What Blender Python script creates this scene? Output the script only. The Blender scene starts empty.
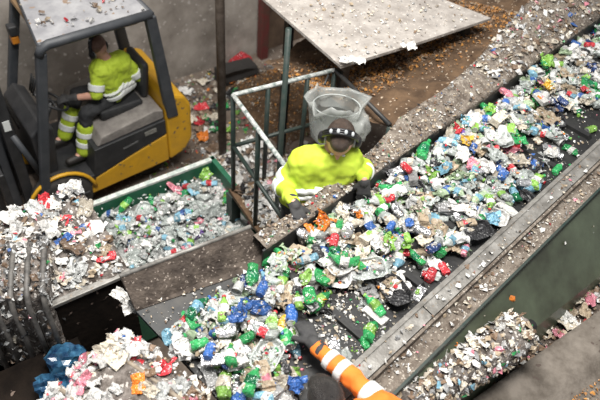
import bpy, bmesh, math, random
import numpy as np
from mathutils import Vector, Matrix, Quaternion, noise

scene = bpy.context.scene
COL = scene.collection
rnd = random.Random(7)

# ------------------------------------------------------------------ camera
FPX, PITCH, ROLL, CAMH = 640.0, math.radians(46), math.radians(6), 4.75
FW = Vector((0, math.cos(PITCH), -math.sin(PITCH)))
R0 = Vector((1, 0, 0)); U0 = R0.cross(FW)
RT = R0 * math.cos(ROLL) + U0 * math.sin(ROLL)
UP = U0 * math.cos(ROLL) - R0 * math.sin(ROLL)
CAM = Vector((0, 0, CAMH))
cd = bpy.data.cameras.new('camera'); cam = bpy.data.objects.new('camera', cd); COL.objects.link(cam)
m3 = Matrix((RT, UP, -FW)).transposed()
cam.matrix_world = Matrix.Translation(CAM) @ m3.to_4x4()
cd.sensor_width = 36; cd.lens = FPX / 600 * 36
cd.dof.use_dof = True; cd.dof.focus_distance = 3.9; cd.dof.aperture_fstop = 1.8
scene.camera = cam

# ------------------------------------------------------------------ light
w = bpy.data.worlds.new('world'); scene.world = w; w.use_nodes = True
w.node_tree.nodes['Background'].inputs[0].default_value = (0.93, 0.96, 1.0, 1)
w.node_tree.nodes['Background'].inputs[1].default_value = 0.34
def area(name, loc, target, size, power, col=(1, 0.97, 0.92)):
    l = bpy.data.lights.new(name, 'AREA'); l.shape = 'RECTANGLE'; l.size, l.size_y = size; l.energy = power; l.color = col
    o = bpy.data.objects.new(name, l); COL.objects.link(o); o.location = loc
    o.rotation_euler = (Vector(target) - Vector(loc)).to_track_quat('-Z', 'Y').to_euler()
area('hall_lamp', (0.5, 1.7, 7.7), (0.4, 2.9, 1.6), (2.2, 1.6), 560)
area('hall_lamp_rear', (-2.2, 4.0, 7.8), (-1.6, 5.2, 0.6), (2.5, 1.8), 430)
scene.view_settings.view_transform = 'Standard'
scene.view_settings.look = 'None'
scene.view_settings.gamma = 1
scene.view_settings.use_curve_mapping = False
scene.view_settings.exposure = 0.14

# ------------------------------------------------------------------ helpers
def at(x, y, z):
    d = FW * FPX + RT * (x - 300) - UP * (y - 200)
    return CAM + d * ((z - CAMH) / d.z)
UA = math.radians(49)
UD = Vector((math.cos(UA), math.sin(UA), 0)); ND = Vector((-math.sin(UA), math.cos(UA), 0))
def B(u, n, z): return UD * u + ND * n + Vector((0, 0, z))
GZ = -0.4                                             # yard floor

MATS = {}
def mat(name, col, rough=0.6, metal=0.0, col2=None, scale=6.0, bump=0.0, clear=0.0, spec=0.5,
        specks=None, speck_size=40.0, speck_amt=0.12, speck_col=(0.75, 0.73, 0.69), specks2=None, vary=0.0, grime=0.0):
    if name in MATS: return MATS[name]
    m = bpy.data.materials.new(name); m.use_nodes = True; nt = m.node_tree; N = nt.nodes; L = nt.links
    b = N['Principled BSDF']; b.inputs['Roughness'].default_value = rough; b.inputs['Metallic'].default_value = metal
    b.inputs['Specular IOR Level'].default_value = spec
    b.inputs['Base Color'].default_value = (*col, 1)
    src = None; tc = None
    if col2 or specks or bump:
        tc = N.new('ShaderNodeTexCoord')
    if col2:
        nz = N.new('ShaderNodeTexNoise'); nz.inputs['Scale'].default_value = scale; nz.inputs['Detail'].default_value = 6
        nz.inputs['Roughness'].default_value = 0.65
        L.new(tc.outputs['Object'], nz.inputs['Vector'])
        r = N.new('ShaderNodeValToRGB'); r.color_ramp.elements[0].position = 0.36; r.color_ramp.elements[1].position = 0.66
        r.color_ramp.elements[0].color = (*col, 1); r.color_ramp.elements[1].color = (*col2, 1)
        L.new(nz.outputs['Fac'], r.inputs['Fac']); src = r.outputs['Color']
    if specks:
        v = N.new('ShaderNodeTexVoronoi'); v.inputs['Scale'].default_value = speck_size
        dn = N.new('ShaderNodeTexNoise'); dn.inputs['Scale'].default_value = speck_size * .8; dn.inputs['Detail'].default_value = 3
        L.new(tc.outputs['Object'], dn.inputs['Vector'])
        dm = N.new('ShaderNodeVectorMath'); dm.operation = 'MULTIPLY_ADD'; dm.inputs[1].default_value = (2.2 / speck_size,) * 3
        L.new(dn.outputs['Color'], dm.inputs[0]); L.new(tc.outputs['Object'], dm.inputs[2])
        L.new(dm.outputs[0], v.inputs['Vector'])
        sep = N.new('ShaderNodeSeparateColor'); L.new(v.outputs['Color'], sep.inputs[0])
        lt = N.new('ShaderNodeMath'); lt.operation = 'LESS_THAN'; lt.inputs[1].default_value = speck_amt
        L.new(sep.outputs[0], lt.inputs[0])
        l2 = N.new('ShaderNodeMath'); l2.operation = 'LESS_THAN'; l2.inputs[1].default_value = 0.42
        L.new(v.outputs['Distance'], l2.inputs[0])
        mu = N.new('ShaderNodeMath'); mu.operation = 'MULTIPLY'; L.new(lt.outputs[0], mu.inputs[0]); L.new(l2.outputs[0], mu.inputs[1])
        mx = N.new('ShaderNodeMix'); mx.data_type = 'RGBA'
        L.new(mu.outputs[0], mx.inputs['Factor'])
        if src: L.new(src, mx.inputs[6])
        else: mx.inputs[6].default_value = (*col, 1)
        mx.inputs[7].default_value = (*speck_col, 1)
        src = mx.outputs[2]
    if grime:
        tc = tc or N.new('ShaderNodeTexCoord')
        oi0 = N.new('ShaderNodeObjectInfo'); mm = N.new('ShaderNodeMath'); mm.operation = 'MULTIPLY'; mm.inputs[1].default_value = 37.0
        L.new(oi0.outputs['Random'], mm.inputs[0])
        va = N.new('ShaderNodeVectorMath'); va.operation = 'ADD'; L.new(tc.outputs['Object'], va.inputs[0]); L.new(mm.outputs[0], va.inputs[1])
        gz = N.new('ShaderNodeTexNoise'); gz.inputs['Scale'].default_value = 32; gz.inputs['Detail'].default_value = 4; gz.inputs['Roughness'].default_value = .7
        gz.inputs['Distortion'].default_value = .8
        L.new(va.outputs[0], gz.inputs['Vector'])
        gr = N.new('ShaderNodeValToRGB'); el = gr.color_ramp.elements
        dk = tuple(c * (1 - grime) * .35 + .012 * grime for c in col); md = tuple(c * .9 for c in col); pl = tuple(c * .45 + .34 for c in col)
        el[0].position = .33; el[0].color = (*dk, 1); el[1].position = .43; el[1].color = (*md, 1)
        e3 = el.new(.60); e3.color = (*col, 1); e4 = el.new(.68); e4.color = (*pl, 1)
        L.new(gz.outputs['Fac'], gr.inputs['Fac']); src = gr.outputs['Color']
        nb = N.new('ShaderNodeTexVoronoi'); nb.inputs['Scale'].default_value = 55; L.new(va.outputs[0], nb.inputs['Vector'])
        bp = N.new('ShaderNodeBump'); bp.inputs['Strength'].default_value = .45; bp.inputs['Distance'].default_value = .012
        L.new(nb.outputs['Distance'], bp.inputs['Height']); L.new(bp.outputs['Normal'], b.inputs['Normal'])
    if vary:
        oi = N.new('ShaderNodeObjectInfo'); hs = N.new('ShaderNodeHueSaturation')
        mr = N.new('ShaderNodeMapRange'); mr.inputs[3].default_value = 1 - vary; mr.inputs[4].default_value = 1 + vary
        L.new(oi.outputs['Random'], mr.inputs[0]); L.new(mr.outputs[0], hs.inputs['Value'])
        if src: L.new(src, hs.inputs['Color'])
        else: hs.inputs['Color'].default_value = (*col, 1)
        src = hs.outputs['Color']
    if src: L.new(src, b.inputs['Base Color'])
    if bump:
        nb = N.new('ShaderNodeTexNoise'); nb.inputs['Scale'].default_value = scale * 4; nb.inputs['Detail'].default_value = 5
        L.new(tc.outputs['Object'], nb.inputs['Vector'])
        bp = N.new('ShaderNodeBump'); bp.inputs['Strength'].default_value = bump; bp.inputs['Distance'].default_value = 0.02
        L.new(nb.outputs['Fac'], bp.inputs['Height']); L.new(bp.outputs['Normal'], b.inputs['Normal'])
    if clear:
        t = N.new('ShaderNodeBsdfTransparent'); ms = N.new('ShaderNodeMixShader'); ms.inputs[0].default_value = clear
        t.inputs[0].default_value = (*[0.5 + 0.5 * c for c in col], 1)
        out = N['Material Output']
        L.new(b.outputs[0], ms.inputs[1]); L.new(t.outputs[0], ms.inputs[2]); L.new(ms.outputs[0], out.inputs['Surface'])
    MATS[name] = m
    return m

# item colours
def P(name, col, clear=0.0, rough=0.22, metal=0.0): return mat('waste_' + name, col, rough, metal, clear=clear, vary=0.3, grime=0.6)
W = {
 'clear': P('clear', (0.56, 0.60, 0.58), 0.45, 0.1), 'haze': P('haze', (0.62, 0.63, 0.62), 0.25, 0.15),
 'green': P('green', (0.04, 0.36, 0.11), 0.3, 0.15), 'lime': P('lime', (0.22, 0.42, 0.08), 0.12, 0.2),
 'dgreen': P('dgreen', (0.01, 0.15, 0.06), 0.15, 0.15), 'pale_green': P('pale_green', (0.36, 0.46, 0.30), 0.2, 0.2),
 'lblue': P('lblue', (0.20, 0.40, 0.52), 0.2, 0.18), 'blue': P('blue', (0.03, 0.095, 0.30), 0, 0.3),
 'white': P('white', (0.60, 0.59, 0.57)), 'cream': P('cream', (0.50, 0.45, 0.37)), 'tan': P('tan', (0.33, 0.26, 0.18), rough=0.5),
 'brown': P('brown', (0.17, 0.11, 0.07), rough=0.6), 'red': P('red', (0.48, 0.035, 0.045)), 'pink': P('pink', (0.55, 0.20, 0.25)),
 'orange': P('orange', (0.66, 0.20, 0.03)), 'yellow': P('yellow', (0.70, 0.42, 0.05)), 'silver': P('silver', (0.66, 0.66, 0.68), 0, 0.3, 0.85),
 'black': P('black', (0.02, 0.02, 0.022), rough=0.4), 'grey': P('grey', (0.26, 0.26, 0.26)), 'navy': P('navy', (0.02, 0.04, 0.12)),
 'purple': P('purple', (0.20, 0.10, 0.40)),
}
WORD = {'clear': 'clear', 'haze': 'milky', 'green': 'green', 'lime': 'bright lime green', 'dgreen': 'dark green', 'pale_green': 'pale green',
        'lblue': 'light blue', 'blue': 'blue', 'white': 'white', 'cream': 'cream', 'tan': 'tan', 'brown': 'brown', 'red': 'red', 'pink': 'pink',
        'orange': 'orange', 'yellow': 'yellow', 'silver': 'silver', 'black': 'black', 'grey': 'grey', 'navy': 'dark navy', 'purple': 'purple'}

def tag(o, label=None, cat=None, group=None, kind=None):
    if label: o['label'] = label
    if cat: o['category'] = cat
    if group: o['group'] = group
    if kind: o['kind'] = kind
    return o
def link(name, me, m=None, parent=None):
    o = bpy.data.objects.new(name, me); COL.objects.link(o)
    if parent: o.parent = parent
    if m is not None:
        if isinstance(m, (list, tuple)):
            for q in m: me.materials.append(q)
        elif not me.materials: me.materials.append(m)
    return o
def from_bm(bm, name, smooth=False):
    me = bpy.data.meshes.new(name); bm.normal_update(); bm.to_mesh(me); bm.free()
    if smooth:
        for p in me.polygons: p.use_smooth = True
    return me
def empty(name, loc, rz=0):
    o = bpy.data.objects.new(name, None); COL.objects.link(o); o.location = loc; o.rotation_euler = (0, 0, rz); o.empty_display_size = 0.1
    return o
def bm_box(bm, c, s, M=None, bevel=0.0):
    r = bmesh.ops.create_cube(bm, size=1)
    for v in r['verts']:
        v.co = Vector((v.co.x * s[0], v.co.y * s[1], v.co.z * s[2]))
    if bevel:
        es = list({e for v in r['verts'] for e in v.link_edges})
        rr = bmesh.ops.bevel(bm, geom=es, offset=bevel, segments=2, affect='EDGES', profile=0.5)
        vs = {v for v in rr['verts']} | {v for v in r['verts'] if v.is_valid}
    else: vs = set(r['verts'])
    for v in vs:
        v.co = v.co + Vector(c)
        if M: v.co = M @ v.co
def box(name, c, s, m, parent=None, rz=0.0, bevel=0.0, ry=0.0, rx=0.0):
    bm = bmesh.new(); bm_box(bm, (0, 0, 0), s, None, bevel)
    o = link(name, from_bm(bm, name), m, parent); o.location = c; o.rotation_euler = (rx, ry, rz); return o
def bm_tube(bm, pts, r, seg=8, cap=True):
    pts = [Vector(p) for p in pts]; rings = []
    rs = r if isinstance(r, (list, tuple)) else [r] * len(pts)
    prev = None
    for i, p in enumerate(pts):
        t = (pts[min(i + 1, len(pts) - 1)] - pts[max(i - 1, 0)]).normalized()
        if prev is None:
            a = t.orthogonal().normalized()
        else:
            a = (prev - t * prev.dot(t)).normalized()
        prev = a; b = t.cross(a)
        rings.append([bm.verts.new(p + (a * math.cos(2 * math.pi * k / seg) + b * math.sin(2 * math.pi * k / seg)) * rs[i]) for k in range(seg)])
    for i in range(len(rings) - 1):
        for k in range(seg):
            bm.faces.new((rings[i][k], rings[i][(k + 1) % seg], rings[i + 1][(k + 1) % seg], rings[i + 1][k]))
    if cap:
        bm.faces.new(rings[0][::-1]); bm.faces.new(rings[-1])
def tube(name, pts, r, m, parent=None, seg=8):
    bm = bmesh.new(); bm_tube(bm, pts, r, seg); return link(name, from_bm(bm, name, True), m, parent)
def prism(name, poly, thick, m, parent=None):
    """plate: 3-D polygon (list of Vector) extruded by vector thick"""
    bm = bmesh.new(); th = Vector(thick)
    a = [bm.verts.new(Vector(p)) for p in poly]; b = [bm.verts.new(Vector(p) + th) for p in poly]
    bm.faces.new(a); bm.faces.new(b[::-1]); n = len(a)
    for i in range(n): bm.faces.new((a[i], b[i], b[(i + 1) % n], a[(i + 1) % n]))
    bmesh.ops.recalc_face_normals(bm, faces=bm.faces)
    return link(name, from_bm(bm, name), m, parent)

# ---- flakes: many tiny crumpled scraps joined into one stuff mesh
def flakes(name, pts, size, mats, weights, label, cat, parent=None, seed=1, lift=0.006, tilt=0.5):
    r = random.Random(seed); V = []; F = []; MI = []
    for p in pts:
        if len(p) == 2: pos, nrm = p
        else: pos, nrm = p, Vector((0, 0, 1))
        s = size[0] + (size[1] - size[0]) * r.random() ** 2
        nn = (nrm + Vector((r.uniform(-tilt, tilt), r.uniform(-tilt, tilt), r.uniform(-tilt, tilt)))).normalized()
        a = nn.orthogonal().normalized(); a.rotate(Quaternion(nn, r.uniform(0, 6.28))); b = nn.cross(a)
        asp = r.uniform(0.35, 1.0); i0 = len(V); c = pos + nrm * (lift + s * 0.12)
        k = 5
        for j in range(k):
            t = 6.283 * j / k + r.uniform(-.4, .4); q = r.uniform(0.6, 1.1) * s * 0.5
            V.append(c + a * (math.cos(t) * q) + b * (math.sin(t) * q * asp) + nn * r.uniform(-0.25, 0.25) * s)
        V.append(c + nn * r.uniform(0.05, 0.3) * s)
        mi = r.choices(range(len(mats)), weights)[0]
        for j in range(k): F.append((i0 + j, i0 + (j + 1) % k, i0 + k)); MI.append(mi)
    me = bpy.data.meshes.new(name); me.from_pydata([tuple(v) for v in V], [], F)
    for m in mats: me.materials.append(m)
    me.polygons.foreach_set('material_index', MI); me.update()
    o = link(name, me, None, parent)
    tag(o, None if parent else label, None if parent else cat, None, 'stuff')
    return o
def wl(d): return [W[k] for k in d], list(d.values())
PAL_WHITE = {'white': 8, 'haze': 4, 'cream': 3, 'grey': 2, 'tan': 1.5, 'brown': 1.5, 'pink': 1.2, 'red': 0.8, 'blue': .5, 'lblue': .5, 'green': .5, 'black': 1}
PAL_DIRT = {'cream': 3, 'tan': 4, 'white': 2.4, 'grey': 3, 'brown': 5, 'green': .5, 'red': .3, 'blue': .2, 'black': 1}
PAL_FLOOR = {'tan': 3, 'brown': 6, 'white': 1.8, 'cream': 2, 'lime': .8, 'green': .8, 'red': .8, 'orange': .8, 'yellow': .4, 'grey': 2, 'black': 2, 'blue': .3}
PAL_CHIP = {'chip': 5, 'brown': 3, 'tan': 2, 'chip2': 5}
W['chip'] = P('chip', (0.46, 0.21, 0.045), rough=0.7); W['chip2'] = P('chip2', (0.28, 0.13, 0.04), rough=0.8)

# ------------------------------------------------------------------ materials of the place
M_floor = mat('floor_concrete', (0.075, 0.055, 0.042), 0.9, col2=(0.20, 0.16, 0.13), scale=2.2, bump=0.5, specks=True, speck_size=34, speck_amt=.10, speck_col=(.40, .36, .31))
M_wall = mat('wall_concrete', (0.16, 0.138, 0.118), 0.9, col2=(0.36, 0.325, 0.29), scale=1.6, bump=0.25, specks=True, speck_size=26, speck_amt=.07, speck_col=(.40, .37, .34))
M_wallbrown = mat('wall_rust', (0.055, 0.034, 0.022), 0.85, col2=(0.13, 0.085, 0.055), scale=2.5, bump=0.3)
M_crust = mat('crusted_steel', (0.085, 0.065, 0.05), 0.9, col2=(0.24, 0.205, 0.17), scale=14, bump=1.0, specks=True, speck_size=75, speck_amt=.22, speck_col=(.40, .36, .31))
M_brown = mat('brown_plate', (0.030, 0.021, 0.016), 0.85, col2=(0.10, 0.078, 0.062), scale=9, bump=0.7, specks=True, speck_size=80, speck_amt=.12, speck_col=(.24, .20, .17))
M_black = mat('black_rubber', (0.008, 0.008, 0.009), 0.6, col2=(0.02, 0.02, 0.019), scale=12, bump=0.15)
M_darksteel = mat('dark_steel', (0.02, 0.022, 0.024), 0.5, 0.2, col2=(0.05, 0.047, 0.043), scale=8)
M_galv = mat('galvanised', (0.14, 0.132, 0.12), 0.55, 0.3, col2=(0.29, 0.28, 0.262), scale=10, bump=0.25, specks=True, speck_size=50, speck_amt=.1, speck_col=(.2, .17, .14))
M_green = mat('green_paint', (0.030, 0.032, 0.020), 0.38, col2=(0.095, 0.118, 0.075), scale=1.3, bump=0.05)
M_boxgreen = mat('box_green', (0.012, 0.085, 0.045), 0.45, col2=(0.02, 0.13, 0.07), scale=8)
M_railgreen = mat('rail_green', (0.012, 0.028, 0.024), 0.5, col2=(0.035, 0.042, 0.036), scale=20)
M_railwhite = mat('rail_dust', (0.10, 0.14, 0.13), 0.8, col2=(0.62, 0.62, 0.60), scale=26, bump=0.4)
M_post = mat('post_brown', (0.07, 0.052, 0.04), 0.7, 0.2, col2=(0.15, 0.12, 0.10), scale=14)
M_redpost = mat('post_red', (0.12, 0.02, 0.02), 0.6, col2=(0.07, 0.035, 0.025), scale=8)
M_dirt = mat('brown_dirt', (0.05, 0.028, 0.014), 0.95, col2=(0.13, 0.078, 0.042), scale=7, bump=0.6, specks=True, speck_size=45, speck_amt=.07, speck_col=(.45, .36, .27))
M_plate = mat('dusty_plate', (0.25, 0.225, 0.205), 0.9, col2=(0.40, 0.37, 0.34), scale=8, bump=0.4, specks=True, speck_size=40, speck_amt=.12, speck_col=(.50, .46, .42))
M_heap = mat('heap_core', (0.045, 0.034, 0.026), 0.9, col2=(0.25, 0.22, 0.20), scale=16, bump=0.9, specks=True, speck_size=44, speck_amt=.3, speck_col=(.46, .43, .4))

# ------------------------------------------------------------------ setting
def structure(o): o['kind'] = 'structure'; return o
structure(prism('floor', [(-9, -2, GZ), (9, -2, GZ), (9, 13, GZ), (-9, 13, GZ)], (0, 0, -0.1), M_floor))
wp = at(205, 70, GZ); G = math.radians(40); gd = Vector((math.cos(G), math.sin(G), 0)); gn = Vector((-math.sin(G), math.cos(G), 0))
def wall(name, a, b, h, m, th=0.2):
    d = (b - a).normalized(); nn = Vector((-d.y, d.x, 0)) * th
    return structure(prism(name, [a, b, b + nn, a + nn], (0, 0, h), m))
wl0 = wp - gd * 7; wl1 = wp + gd * .85
wall('wall_back', wl0, wl1, 6.0, M_wall)
wall('wall_right', wl1, wl1 + gd * 7.0, 6.0, M_wallbrown)
o = box('wall_post', wl1 - gn * 0.13 + Vector((0, 0, 2.6)), (0.12, 0.12, 6.0), M_redpost, None, G, 0.01)
o.location.z = GZ + 3.0
tag(o, 'dark red steel post standing against the back wall', 'post')
tag(tube('steel_pole', [at(223, 168, GZ), at(223, 168, GZ) + Vector((0, 0, 4.6))], 0.045, M_post, None, 12), 'slim brown upright steel pole beside the green waste box', 'pole')

# ------------------------------------------------------------------ conveyor
conv = empty('sorting_conveyor', B(3.5, 1.2, GZ)); tag(conv, 'long sorting conveyor with black cleated belt and dirty steel sides', 'conveyor')
def cpart(o):
    o.parent = conv; o.matrix_parent_inverse = Matrix.Translation(-B(3.5, 1.2, GZ)); return o
BZ = 1.862; NI, NO = 1.60, 0.83; US, UE = 0.88, 7.2
def uprism(name, prof, u0, u1, m):
    """profile polygon in (n,z) extruded along the conveyor"""
    return cpart(prism(name, [B(u0, n, z) for n, z in prof], UD * (u1 - u0), m))
uprism('belt', [(NO - .03, BZ), (NI + .02, BZ), (NI + .02, BZ - .03), (NO - .03, BZ - .03)], US, UE, M_black)
for k in range(11):
    u = 1.12 + k * 0.5
    uprism('cleat', [(NO + .05, BZ), (NI - .05, BZ), (NI - .07, BZ + .03), (NO + .07, BZ + .03)], u, u + 0.045, M_black)
# skirt and crusted ledge on the far side, in bolted lengths
uprism('skirt', [(NI, BZ), (NI + .012, BZ), (NI + .012, 1.99), (NI, 1.99)], 1.58, UE, M_darksteel)
# ledge as lumpy strip
def ledge():
    bm = bmesh.new(); rows = []; nu = 150
    keys = [(1.60, .11), (1.9, .09), (2.66, .15), (3.0, .22), (3.55, .22), (4.1, .29), (5.1, .5), (7.2, .75)]
    for i in range(nu + 1):
        u = 1.60 + (UE - 1.60) * i / nu
        for (a, wa), (b, wb) in zip(keys, keys[1:]):
            if a <= u <= b: wd = wa + (wb - wa) * (u - a) / (b - a)
        row = []
        nn = 10
        for j in range(nn + 1):
            t = j / nn; n = NI + t * wd
            z = 2.0 + (0.05 if u > 3 else .015) * t + (.02 if u > 3 else .012) * noise.noise(Vector((u * 9, n * 9, 0))) + 0.012 * noise.noise(Vector((u * 30, n * 30, 3)))
            if u > 4: z += min(.12, .08 * (u - 4)) * math.sin(math.pi * t)
            if j in (0, nn): z = 2.0 + (0.05 if u > 3 else .015) * t
            row.append(bm.verts.new(B(u, n + (0.008 * noise.noise(Vector((u * 14, j, 5))) if j else 0), z)))
        row.insert(0, bm.verts.new(B(u, NI, 1.955))); row.append(bm.verts.new(B(u, NI + wd, 1.80)))
        rows.append(row)
    for a, b in zip(rows, rows[1:]):
        for j in range(len(a) - 1): bm.faces.new((a[j], b[j], b[j + 1], a[j + 1]))
    bmesh.ops.recalc_face_normals(bm, faces=bm.faces)
    return cpart(link('ledge', from_bm(bm, 'ledge', True), M_crust))
ledge()
def ledge_pt(r):
    u = 1.62 + (6.2 - 1.62) * r.random()
    wd = np.interp(u, [1.6, 1.9, 2.66, 3, 3.55, 4.1, 5.1, 7.2], [.11, .09, .15, .22, .22, .29, .5, .75])
    t = r.random(); z = 2.0 + (.05 if u > 3 else .015) * t + (min(.12, .08 * (u - 4)) * math.sin(math.pi * t) if u > 4 else 0)
    return B(u, NI + t * wd, z)
ms, ws = wl(PAL_DIRT)
flakes('ledge_scraps', [ledge_pt(rnd) for _ in range(1500)], (0.008, 0.04), ms, ws, 'small dirt crumbs caked along the ledge of the conveyor', 'dirt', seed=3)
flakes('ledge_scraps', [p for p in (ledge_pt(rnd) for _ in range(3000)) if p.dot(UD) > 4.0][:500], (0.03, 0.09), *wl({'tan': 3, 'cream': 3, 'brown': 4, 'white': 3, 'pink': 1, 'grey': 2, 'blue': .3}), 'pale litter banked up on the wide far end of the ledge', 'litter', seed=33)
# flared brown plate at the feed end + shelf
bt = [B(.90, 1.96, 2.0), B(1.62, 1.76, 2.02), B(1.66, 1.64, 1.89), B(1.55, 1.60, BZ), B(.88, 1.82, BZ)]
cpart(prism('flared_side_plate', bt, ND * 0.02, M_brown))
cpart(tube('plate_flange', [B(.90, 1.965, 2.0), B(1.63, 1.765, 2.02)], 0.012, M_galv))
uprism('feed_shelf', [(NI - .02, BZ - .005), (1.9, BZ - .005), (1.9, BZ - .03), (NI - .02, BZ - .03)], US, 1.66, M_darksteel)
# near frame: lip, sloped sheet, channel, outer flange
uprism('near_lip', [(NO, 1.80), (NO, 1.895), (NO - .03, 1.905), (NO - .03, 1.80)], US - .6, UE, M_galv)
for k in range(4):
    u0 = US - .6 + k * 1.75
    uprism('near_sheet', [(NO - .03, 1.895), (NO - .105, 1.885), (NO - .105, 1.865), (NO - .03, 1.875)], u0, min(u0 + 1.742, UE), M_galv)
uprism('near_channel', [(NO - .108, 1.875), (NO - .108, 1.80), (NO - .235, 1.80), (NO - .235, 1.86), (NO - .22, 1.86), (NO - .22, 1.83), (NO - .125, 1.83), (NO - .125, 1.875)], US - .6, UE, M_crust)
uprism('near_flange', [(NO - .235, 1.865), (NO - .25, 1.865), (NO - .25, 1.74), (NO - .235, 1.74)], US - .6, UE, M_railgreen)
# green lower side panels
pb = [(US - .6, .45), (2.1, .42), (2.9, .41), (3.6, .27), (5.2, .1)]
for (ua, na), (ub, nb) in ((pb[0], pb[4]),):
    cpart(prism('side_panel', [B(ua, NO - .25, 1.80), B(ub - .01, NO - .25, 1.80), B(ub - .01, nb, 1.22), B(ua, na, 1.22)], ND * 0.012, M_green))
for u in (1.5, 3.5, 5.5, 7.0):
    for n in (NO - .1, NI + .06):
        uprism('leg', [(n, 1.79), (n + .08, 1.79), (n + .08, GZ), (n, GZ)], u, u + .08, M_railgreen)
r_ = random.Random(5)
flakes('near_scraps', [B(US + r_.random() * 5.5, NO - .12 - r_.random() * .11, 1.832) for _ in range(700)] +
       [B(US + r_.random() * 5.5, NO - .03 - r_.random() * .08, 1.89) for _ in range(220)], (0.008, 0.045), *wl({'white': 4, 'cream': 3, 'tan': 2, 'brown': 3, 'grey': 3, 'pink': .5, 'red': .3}),
       'pale paper crumbs lying in the near channel of the conveyor', 'crumbs', seed=9)
pp = []
for _ in range(60):
    u, t = r_.uniform(1.6, 4.4), r_.random(); nbt = float(np.interp(u, [US - .6, 5.2], [.45, .1])); n0_ = NO - .25
    pp.append((B(u, n0_ + (nbt - n0_) * t - .004, 1.80 - .58 * t), (-ND * .58 + Vector((0, 0, .25))).normalized()))
flakes('panel_scraps', pp, (0.015, 0.075), *wl({'white': 4, 'orange': .4, 'cream': 2, 'tan': 1}), 'few white flecks stuck to the green side panel', 'flecks', seed=12, lift=.014, tilt=.25)

# ------------------------------------------------------------------ lower right machinery
g2 = math.radians(36); d2 = Vector((math.cos(g2), math.sin(g2), 0)); n2 = Vector((-math.sin(g2), math.cos(g2), 0))
def lumpy_roll(name, a, b, rad, m, seed, amp=.25):
    bm = bmesh.new(); ax = (b - a); L = ax.length; t = ax.normalized(); s = Vector((-t.y, t.x, 0)).normalized(); up = t.cross(s) * -1
    if up.z < 0: up = -up
    rows = []
    for i in range(41):
        row = []
        for k in range(24):
            th = 6.2832 * k / 24; dr = s * math.cos(th) + up * math.sin(th)
            p = a + ax * (i / 40)
            rr = rad * (1 + amp * noise.noise((p + dr * rad) * 14 + Vector((seed, 0, 0))) + amp * .5 * noise.noise((p + dr * rad) * 40))
            row.append(bm.verts.new(p + dr * rr))
        rows.append(row)
    for r0, r1 in zip(rows, rows[1:]):
        for k in range(24): bm.faces.new((r0[k], r0[(k + 1) % 24], r1[(k + 1) % 24], r1[k]))
    bm.faces.new(rows[0]); bm.faces.new(rows[-1][::-1]); bmesh.ops.recalc_face_normals(bm, faces=bm.faces)
    return link(name, from_bm(bm, name, True), m)
ra, rb = at(375, 418, 1.68), at(520, 332, 1.62)
lr = empty('return_roller', (ra + rb) / 2 - Vector((0, 0, .2))); tag(lr, 'return roller caked with pale shredded film below the green panel', 'roller')
o = lumpy_roll('crusted_drum', ra, rb, .125, M_heap, 3); o.parent = lr; o.matrix_parent_inverse = Matrix.Translation(-lr.location)
bm = bmesh.new(); bm_tube(bm, [ra - (rb - ra) * .12, rb + (rb - ra) * .1], .035, 10); o = link('axle', from_bm(bm, 'axle', True), M_darksteel); o.parent = lr; o.matrix_parent_inverse = Matrix.Translation(-lr.location)
for e in (ra - (rb - ra) * .08, rb + (rb - ra) * .07):
    o = box('bearing_post', (e.x, e.y, (e.z + GZ) / 2), (.07, .07, e.z - GZ), M_railgreen, None, g2); o.parent = lr; o.matrix_parent_inverse = Matrix.Translation(-lr.location)
pts = []
ax = (rb - ra); tn = ax.normalized(); sd = Vector((-tn.y, tn.x, 0)).normalized()
for i in range(900):
    th = r_.uniform(-.1, 3.2); dr = sd * math.cos(th) + Vector((0, 0, 1)) * math.sin(th)
    pts.append((ra + ax * r_.random() + dr * .125, dr))
flakes('roller_scraps', pts, (0.012, 0.075), *wl({'white': 5, 'cream': 4, 'tan': 3, 'brown': 3, 'grey': 2, 'pink': .6, 'lblue': .4, 'green': .3}), 'matted film shreds', 'shreds', parent=None, seed=21)
COL.objects['roller_scraps']['label'] = 'matted pale film shreds wound round the return roller'
# concrete kerb and gutter
ka, kb = at(455, 412, 1.40), at(640, 282, 1.40)
kd = (kb - ka).normalized(); kn = Vector((-kd.y, kd.x, 0))
bm = bmesh.new()
NX, NY = 60, 14
rows = []
for i in range(NX + 1):
    row = []
    for j in range(NY + 1):
        p = ka + (kb - ka) * (i / NX) * 1.25 - kn * (j / NY * .75)
        drop = 0 if j < 5 else -.06 * (1 if j > 5 else .5)
        row.append(bm.verts.new(p + Vector((0, 0, drop + .012 * noise.noise(p * 9) + (0.006 * noise.noise(p * 30))))))
    row.insert(0, bm.verts.new(ka + (kb - ka) * (i / NX) * 1.25 + Vector((0, 0, GZ - 1.4))))
    rows.append(row)
for a, b in zip(rows, rows[1:]):
    for j in range(len(a) - 1): bm.faces.new((a[j], b[j], b[j + 1], a[j + 1]))
bmesh.ops.recalc_face_normals(bm, faces=bm.faces)
M_kerb = mat('kerb_concrete', (0.085, 0.07, 0.056), 0.9, col2=(0.19, 0.165, 0.14), scale=7, bump=0.5, specks=True, speck_size=30, speck_amt=.05, speck_col=(.08, .06, .05))
kerb = tag(link('concrete_kerb', from_bm(bm, 'concrete_kerb', True), M_kerb), 'dirty concrete kerb running beside the litter gutter', 'kerb')
flakes('kerb_chips', [p + Vector((0, 0, .0)) for p in [ka + (kb - ka) * r_.uniform(.15, .95) - kn * r_.uniform(.30, .62) + Vector((0, 0, -.055)) for _ in range(1100)]], (0.008, 0.04), *wl({'chip': 3, 'chip2': 4, 'brown': 6, 'tan': 1}),
      'brown chips scattered on the lower step of the concrete kerb', 'chips', seed=41)
gut = prism('litter_gutter', [ka + kn * .005 + Vector((0, 0, -.08)), kb + kn * .005 + Vector((0, 0, -.08)), kb + kn * .22 + Vector((0, 0, -.1)), ka + kn * .22 + Vector((0, 0, -.1))], (0, 0, -.03), M_brown)
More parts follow.
